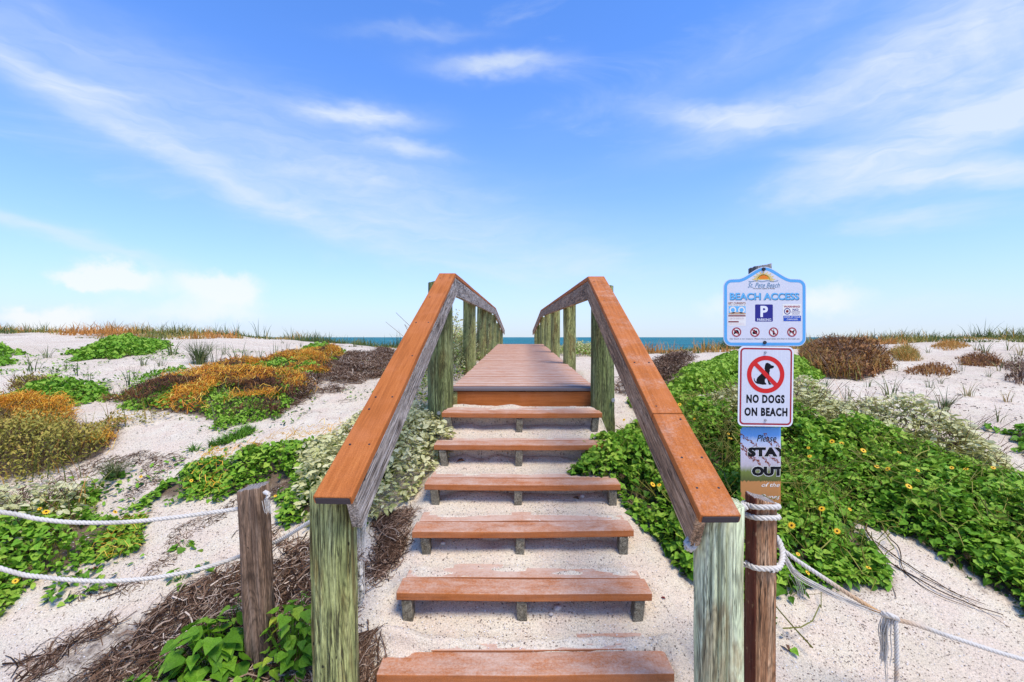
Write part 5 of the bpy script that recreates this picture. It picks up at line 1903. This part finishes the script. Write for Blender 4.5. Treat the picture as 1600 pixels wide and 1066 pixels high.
def build_grass():
    big = tuft_mesh(260, .46, (.1, .9), .009, (.0, .75), 1)
    variants = [tuft_mesh(n, 1.0, ln, .035, ti, 20 + i) for i, (n, ln, ti) in enumerate(((9, (.1, .7), (.1, .7)), (14, (.15, .9), (.2, .8)), (6, (.05, .5), (.0, .6)), (11, (.3, 1.2), (.4, 1.0)), (18, (.2, .9), (.55, 1.0))))]
    for me in [big] + variants:
        me.materials.append(M['grass_blade'])

    def put(me, px, py, h, label, group=None, sc=1.0):
        g = ground(px, py)
        o = bpy.data.objects.new('grass_tuft', me)
        COL.objects.link(o)
        s_ = h if me is not big else h / .46
        o.location = (g[0], g[1], float(zg(g[0], g[1])))
        o.scale = (s_ * sc, s_ * sc, s_)
        o.rotation_euler = (0, 0, random.uniform(0, 6.28))
        WM[o.name] = Matrix.Translation(o.location)
        return tag(o, label, 'grass', group)

    def hh(pxh, py, px=0):
        return pxh / F * ground(px, py)[1]

    put(big, 312, 569, hh(42, 569, 312), 'dense dark green grass tuft behind the orange vine mound')
    put(big, 222, 520, hh(20, 522, 222), 'dark green grass tuft standing up on the left skyline', None, 1.3)
    put(big, 178, 748, hh(34, 748, 178), 'green grass tuft on bare sand between two left patches', None, 1.2)
    put(big, 640, 526, hh(32, 530, 640), 'tall dark sea grass tuft on the skyline beside the left handrail', None, .8)
    put(big, 1478, 640, hh(22, 640, 1478), 'small tan tuft at the top of the right sand slope', None, .9)
    put(variants[1], 1390, 622, hh(44, 622, 1390), 'green and straw grass tuft in the middle of the right sand')
    put(variants[1], 1475, 645, hh(50, 645, 1475), 'tall bent grass tuft just above the silvery bush')
    put(variants[3], 1560, 660, hh(34, 660, 1560), 'spreading yellow grass tuft near the right edge of the sand')
    put(variants[4], 1512, 620, hh(30, 620, 1512), 'straw coloured tuft on the upper right sand')
    put(variants[4], 1574, 628, hh(26, 628, 1574), 'rust coloured tuft leaning over at the far right sand')
    put(variants[0], 1292, 604, hh(26, 604, 1292), 'thin green tuft on the sand below the red brown shrub')
    put(variants[0], 1357, 605, hh(22, 605, 1357), 'upright green tuft left of the middle of the right sand')
    put(variants[0], 1452, 606, hh(24, 606, 1452), 'short green tuft under the low brown clump')
    put(variants[0], 1325, 624, hh(30, 624, 1325), 'sparse stalks rising behind the green cover on the right')
    put(variants[2], 1502, 580, hh(26, 580, 1502), 'dark stalks beside the low brown clump')
    g = 'thin grass sprouts on the open sand of the left dune'
    for px, py, h in ((370, 572, 50), (52, 580, 40), (48, 596, 30), (73, 560, 26), (105, 578, 22), (120, 588, 34), (138, 600, 30), (200, 605, 40), (270, 555, 34), (336, 566, 38), (350, 555, 26), (386, 560, 22), (407, 560, 24),
                      (430, 553, 26), (150, 552, 20), (196, 545, 18), (225, 572, 26), (250, 573, 24), (160, 560, 14), (352, 585, 20), (328, 548, 20), (298, 545, 18), (40, 610, 36), (28, 600, 32), (210, 590, 26), (503, 545, 18), (470, 542, 14), (555, 542, 16),
                      (598, 540, 26), (12, 630, 26), (448, 545, 16), (240, 588, 22), (85, 592, 26)):
        lab = ('thin grass sprout at the left edge below the brown clump' if px < 45 and py > 590 else 'thin grass sprout growing beside the straggly brown clump' if px < 145 and py > 570 else
               'thin grass sprout left of the flat far green mat' if px < 110 else 'thin grass sprout on the sand just below the flat far green mat' if py > 565 and px < 300 else
               'thin grass sprout along the flat far green mat' if px < 235 else 'thin grass sprout around the dense dark green tuft' if px < 360 else
               'thin grass sprout on the sand behind the orange vine mound' if px < 480 else 'thin grass sprout on the sand near the left handrail')
        put(variants[random.randrange(3)], px, py, hh(h, py, px), lab, lab.replace('sprout', 'sprouts', 1))
    g = 'small dry tufts scattered near the right skyline'
    for px, py, h in ((1420, 548, 20), (1540, 552, 26), (1575, 548, 24), (1525, 548, 20), (1595, 556, 26), (1450, 552, 16), (1350, 560, 22), (1560, 580, 24), (1590, 585, 26), (1400, 580, 18), (1585, 566, 22), (1335, 590, 20), (1470, 600, 18), (1545, 590, 16)):
        lab = ('small dry tuft right of the dark red brown clump' if px > 1570 else 'small dry tuft behind the dark red brown clump' if px > 1515 and py < 560 else 'small dry tuft on the sand below the dark red brown clump' if px > 1515 else
               'small dry tuft between the tan clump and the orange clump' if px > 1410 and py < 560 else 'small dry tuft beside the low brown clump' if px > 1390 else 'small dry tuft at the foot of the red brown shrub')
        put(variants[random.choice((1, 3, 4))], px, py, hh(h, py, px), lab, lab.replace('tuft', 'tufts', 1))
    # rough grass along the dune crest: nobody could count it
    N = 70000
    X = rs.uniform(-24, 24, N)
    Y = rs.uniform(10.5, 16.5, N)
    t_ = X / (Y + 1.2)
    d = fbm(X * .45 + 3, Y * .8, 3) + .16 * sm(12.0, 14.5, Y) - .55 * (1 - sm(.06, .14, np.abs(t_ - .04)))
    m = (d > .44) & (np.abs(X - .2) > 1.2)
    X, Y = X[m], Y[m]
    n = len(X)
    B = np.column_stack([X, Y, zg(X, Y) - .01])
    hgt = .05 + .42 * rs.rand(n) ** 1.6 * sm(.30, .75, fbm(X * .9, Y * .9, 2))
    ti = np.clip((fbm(X * .55 + 50, Y * .7, 3) - .5) * 3.6 + .42 + rs.normal(0, .16, n), 0, 1)
    a = blades(B, hgt, rs.uniform(0, 6.28, n), rs.uniform(.1, 1.1, n), np.full(n, .024), ti, 2)
    o = link('crest_grass', np_mesh('crest_grass', a[0], [a[1]], a[2]), M['dune_grass'])
    tag(o, 'orange and green rough grass growing all along the dune crest', 'grass', None, 'stuff')
    # tall sea oats standing out on the skyline
    g = 'sea oats on the skyline'
    for px, h in [(14, 14), (42, 18), (60, 14), (88, 12), (112, 10), (165, 16), (178, 20), (268, 12), (300, 14), (338, 18), (352, 20), (368, 22), (402, 26), (412, 22), (455, 20), (468, 18), (498, 16), (515, 20), (535, 14), (600, 18), (620, 24), (632, 28), (648, 26), (1300, 14), (1380, 16), (1430, 20), (1520, 24), (1536, 30), (1552, 18), (1580, 14)]:
        X = (px - 800) / F * 13.2
        o = bpy.data.objects.new('sea_oat', variants[(px // 3) % 3])
        COL.objects.link(o)
        s_ = h / F * 13.2 * 1.35
        o.location = (X, 13.2, float(zg(X, 13.2)))
        o.scale = (s_, s_, s_)
        o.rotation_euler = (0, 0, random.uniform(0, 6.28))
        lab = ('slim sea oat against the sky at the far left of the crest' if px < 130 else 'slim sea oat near the dark skyline tuft' if px < 310 else 'slim sea oat on the crest above the dense dark green tuft' if px < 420 else
               'slim sea oat on the crest above the orange vine mound' if px < 560 else 'slim sea oat against the sky beside the left handrail' if px < 700 else 'slim sea oat on the skyline right of the signs' if px < 1450 else 'slim sea oat on the skyline near the right edge')
        tag(o, lab, 'grass', lab.replace('oat', 'oats', 1))


build_grass()


# ------------------------------------------------------------------ debris, seedlings, small things
def build_small():
    o = litter_strands('dead_twigs', 'twig_heap', 5200, (.04, .24), .0025, M['twig'], None, lift=.045, main=math.radians(35), spread=1.1, tint=(.02, 1), rough=.26,
                       keep=lambda P: fbm(P[:, 0] * 3.2 + 8, P[:, 1] * 3.2, 3) > .34)
    tag(o, 'tangled heap of dead brown twigs on the sand round the leaning left post', 'twigs', None, 'stuff')
    o = litter_strands('dead_twigs', 'twigs_by_steps', 1200, (.04, .20), .0022, M['twig'], None, lift=.06, tint=(.05, .9), main=math.radians(60), spread=.9)
    tag(o, 'dead twigs heaped beside the left ends of the lower steps', 'twigs', None, 'stuff')
    o = litter_strands('dead_twigs', 'twigs_low', 320, (.05, .2), .0022, M['twig'], None, lift=.06, tint=(.05, .9))
    tag(o, 'small pile of dead twigs at the foot of the left newel post', 'twigs', None, 'stuff')
    for key, n, lab in (('debris_a', 420, 'thin scatter of dark twigs below the olive bush'), ('debris_b', 380, 'strip of brown debris above the green left patch'), ('debris_c', 240, 'sparse dark twigs lying on the left sand')):
        tag(litter_strands('dead_twigs', key, n * 3, (.015, .075), .0014, M['twig'], None, lift=.012, tint=(.0, .8), rough=.2), lab, 'twigs', None, 'stuff')
    POLY['left_sand'] = wpoly([(0, 560), (300, 545), (600, 560), (640, 640), (560, 700), (420, 690), (300, 760), (380, 830), (200, 900), (0, 1000), (-80, 800), (200, 700), (0, 610)])
    POLY['right_sand'] = wpoly([(1240, 600), (1400, 560), (1620, 560), (1640, 660), (1500, 665), (1350, 630)])
    POLY['front_sand'] = wpoly([(1220, 900), (1390, 890), (1400, 810), (1640, 960), (1640, 1100), (1220, 1100)])
    for key, n, lab in (('left_sand', 1500, 'dark bits of twig scattered over the left dune sand'), ('right_sand', 900, 'dark bits of twig scattered over the upper right sand'), ('front_sand', 260, 'dark bits of twig scattered over the near right sand')):
        tag(litter_strands('twig_bits', key, n, (.008, .05) if key != 'front_sand' else (.004, .016), .0015 if key != 'right_sand' else .003, M['twig'], None, lift=.006, tint=(.0, .6), rough=.2,
                           keep=lambda P: fbm(P[:, 0] * 1.7, P[:, 1] * 1.7, 3) > .42), lab, 'twigs', None, 'stuff')
    P, e = scatter(POLY['left_sand'], 9000, .2)
    P = P[fbm(P[:, 0] * 2.4 + 9, P[:, 1] * 2.4, 4) > .56]
    n = len(P)
    Q = np.column_stack([P, zg(P[:, 0], P[:, 1]) + .008])
    V, Fi, t_ = leaf_arrays(T_OVAL, Q, rotmat(rs.uniform(0, 6.28, n), rs.uniform(-.2, .9, n), rs.normal(0, .3, n)), rs.uniform(.015, .045, n), rs.rand(n))
    tag(link('small_sprouts', np_mesh('small_sprouts', V, [Fi], t_), M['sun_leaf']), 'tiny green sprouts dotted over the left dune sand', 'plants', None, 'stuff')
    # shell grit on the near sand
    N = 42000
    Y = 1.35 + 3.2 * rs.rand(N) ** 1.6
    X = rs.uniform(-1.2, 1.2, N) * Y
    c = fbm(X * 2.2, Y * 2.2, 3)
    m = rs.rand(N) < .35 + 1.2 * (c - .35)
    X, Y = X[m], Y[m]
    n = len(X)
    Q = np.column_stack([X, Y, zg(X, Y) + .0012])
    T = (np.array([(-.5, -.3, 0), (.45, -.4, .05), (.5, .3, .1), (-.3, .5, .04), (.05, .02, .28)]), np.array([(0, 1, 4), (1, 2, 4), (2, 3, 4), (3, 0, 4)]))
    V, Fi, t_ = leaf_arrays(T, Q, rotmat(rs.uniform(0, 6.28, n), rs.normal(0, .25, n), rs.normal(0, .25, n)), rs.uniform(.0025, .008, n), rs.rand(n))
    m_, t, b = new_mat('shell_grit')
    att = t.n('ShaderNodeAttribute', attribute_name='tint').outputs['Fac']
    t.put(b.inputs['Base Color'], t.ramp(att, [(.0, (.05, .035, .03)), (.22, (.20, .13, .10)), (.30, (.52, .42, .36)), (.7, (.70, .65, .61)), (1., (.80, .77, .74))]))
    b.inputs['Roughness'].default_value = .8
    o = link('shell_grit', np_mesh('shell_grit', V, [Fi], t_), m_)
    tag(o, 'broken shells and dark seeds strewn over the near sand', 'shells', None, 'stuff')

    # broad-leaved seedlings round the leaning post
    def seedling(px, py, n, size, spread, hgt, label, tint=(.2, .85), d=None):
        g = ground(px, py)
        base = (float(g[0]), float(g[1]), float(zg(g[0], g[1])))
        t = thing('seedling', label, 'plant', base)
        r = rs
        a = r.uniform(0, 6.28, n)
        rad = spread * np.sqrt(r.rand(n))
        h = hgt * (1 - .5 * (rad / spread) ** 2) * r.uniform(.35, 1.1, n)
        Q = np.column_stack([base[0] + rad * np.cos(a), base[1] + rad * np.sin(a) * .8, h])
        Q[:, 2] += zg(Q[:, 0], Q[:, 1])
        R = rotmat(a - math.pi / 2 + r.normal(0, .5, n), -r.uniform(.05, .85, n), r.normal(0, .3, n))
        single_leaves(T_HEART, (Q, R, size * r.uniform(.55, 1.2, n), r.uniform(tint[0], tint[1], n)), M['fresh_leaf'], t)
        s = np.linspace(0, 1, 5)
        b0 = np.column_stack([base[0] + rad * .3 * np.cos(a), base[1] + rad * .3 * np.sin(a) * .8, np.zeros(n)])
        b0[:, 2] = zg(b0[:, 0], b0[:, 1])
        X = b0[:, None] * (1 - s)[None, :, None] + Q[:, None] * s[None, :, None]
        V, Fq, tt = strands(X, np.full(n, .0018), np.full(n, .4))
        link('stalks', np_mesh('stalks', V, [Fq], tt), M['fresh_leaf'], t)

    seedling(332, 1048, 85, .075, .16, .22, 'bright green broad leaved plant left of the foot of the leaning post')
    seedling(265, 1075, 50, .06, .18, .08, 'low green seedling in the bottom twigs left of the leaning post')
    seedling(462, 1040, 100, .050, .12, .28, 'green leafy plant growing between the leaning post and the newel post', (.2, 1.0))
    seedling(420, 1072, 34, .06, .13, .08, 'low leafy plant in front of the foot of the leaning post', (.2, 1.0))
    seedling(372, 985, 12, .045, .06, .16, 'thin yellowish sprig against the left side of the leaning post', (.5, 1.0))
    seedling(282, 908, 12, .055, .07, .05, 'small green sprout at the edge of the twig heap under the lower rope')
    seedling(320, 893, 5, .055, .04, .04, 'tiny two leaved sprout touching the lower rope')
    seedling(288, 856, 9, .04, .05, .025, 'small flat sprout on the bare sand between the two left ropes')
    seedling(1232, 930, 14, .05, .06, .11, 'small ivy like sprout on the sand beside the red brown post', (.0, .45))

    # dark vines lying on the sand right of the ropes
    def vine(pixels, rad, label):
        pts = []
        for px, py in pixels:
            g = ground(px, py)
            pts.append((g[0], g[1], float(zg(g[0], g[1])) + rad + .004 + random.uniform(0, .008)))
        P, u = resample(pts, .02)
        P[:, 2] = np.maximum(P[:, 2], zg(P[:, 0], P[:, 1]) + rad * .6)
        P += np.column_stack([fbm(u * 14, u * 0 + rad * 999, 2) - .5, fbm(u * 14 + 50, u * 0, 2) - .5, u * 0]) * .02
        return tube(P, np.linspace(rad, rad * .4, len(P)), 5, .12)

    arr = [vine(p, r, '') for p, r in (([(1358, 815), (1356, 835), (1375, 865), (1397, 888), (1440, 912), (1480, 935), (1520, 950), (1565, 966)], .0050),
                                       ([(1362, 800), (1385, 840), (1405, 862), (1410, 890), (1418, 905)], .0045), ([(1368, 850), (1400, 875), (1445, 903), (1490, 928), (1540, 950)], .0035),
                                       ([(1400, 888), (1450, 925), (1520, 955)], .0028), ([(1385, 828), (1420, 842)], .0022), ([(1440, 905), (1500, 935), (1575, 985)], .0022))]
    V, Fq, T = join(arr)
    tag(link('dead_vine', np_mesh('dead_vine', V, [Fq], T, True), M['twig']), 'long dark bare vine stems lying on the sand below the right green cover', 'vine')
    V, Fq, T = vine([(1378, 903), (1395, 920), (1402, 940)], .0025, '')
    tag(link('dead_twig', np_mesh('dead_twig', V, [Fq], T, True), M['twig']), 'short curved dark twig on the sand left of the long vine stems', 'twig')
    V, Fq, T = vine([(150, 942), (185, 928), (205, 912)], .003, '')
    tag(link('dead_twig', np_mesh('dead_twig', V, [Fq], T, True), M['twig']), 'dark twig on the bare sand under the lower left rope', 'twig')
    V, Fq, T = join([vine([(0, 1045), (25, 1045), (15, 1066)], .004, ''), vine([(25, 1045), (5, 1030)], .003, '')])
    tag(link('dead_twig', np_mesh('dead_twig', V, [Fq], T, True), M['twig']), 'dark forked twig in the bottom left corner of the sand', 'twig')
    V, Fq, T = join([vine([(220, 1034), (250, 1024), (268, 1005)], .006, ''), vine([(252, 1024), (262, 1040)], .005, '')])
    T[:] = 1.0
    tag(link('pale_stick', np_mesh('pale_stick', V, [Fq], T, True), M['twig']), 'pale grey forked stick on top of the twig heap', 'stick')

    # dead leaves
    def dead_leaf(px, py, size, label, col, yaw=0.0):
        g = ground(px, py)
        V0 = T_OVAL[0].copy()
        V0[:, 2] = np.abs(V0[:, 0]) * .9 + .06 * np.sin(V0[:, 1] * 5)
        V = np.concatenate([V0, V0 + (0, 0, .02)])
        n0 = len(V0)
        Fs = np.concatenate([T_OVAL[1], T_OVAL[1][:, ::-1] + n0])
        me = np_mesh('dead_leaf', V, [Fs])
        o = link('dead_leaf', me, plain('dead_leaf_' + str(px), col, .8), None, Matrix.Translation((g[0], g[1], float(zg(g[0], g[1])) + .004)) @ Matrix.Rotation(yaw, 4, 'Z') @ Matrix.Scale(size, 4))
        tag(o, label, 'leaf')
    dead_leaf(1236, 1022, .06, 'curled brown dead leaf on the sand right of the red brown post', (.19, .10, .055), .4)
    dead_leaf(140, 896, .055, 'reddish dead leaf on the bare sand under the upper left rope', (.30, .09, .045), -1.0)
    dead_leaf(1040, 938, .025, 'small dark red dead leaf on the sand beside the right end of the steps', (.22, .03, .02), .9)
    dead_leaf(905, 782, .05, 'brown dead leaf caught in the sand under the fourth step', (.16, .09, .05), .9)
    dead_leaf(726, 722, .06, 'dark brown dead leaf standing in the sand under the fifth step', (.12, .05, .03), 1.9)

    # shell lumps
    def lump(px, py, r, label):
        g = ground(px, py)
        b = bmesh.new()
        bmesh.ops.create_icosphere(b, subdivisions=2, radius=r)
        for v in b.verts:
            v.co *= 1 + .35 * (float(vn(v.co.x * 60 + px, v.co.y * 60 + v.co.z * 40)) - .5)
            v.co.z *= .7
        me = bpy.data.meshes.new('shell_stone')
        b.to_mesh(me)
        b.free()
        o = link('shell_stone', me, LUMP, None, Matrix.Translation((g[0], g[1], float(zg(g[0], g[1])) + r * .3)))
        tag(o, label, 'stone')
    LUMP = plain('pale_stone', (.52, .47, .43), .9, 0, .2, 90)
    lump(871, 952, .020, 'pale stone on the sand under the second step, larger of two')
    lump(861, 962, .013, 'smaller pale stone beside the larger one under the second step')
    lump(910, 777, .016, 'round pale stone beside the dead leaf under the fourth step')
    lump(692, 851, .014, 'pale stone at the left end under the third step')


build_small()
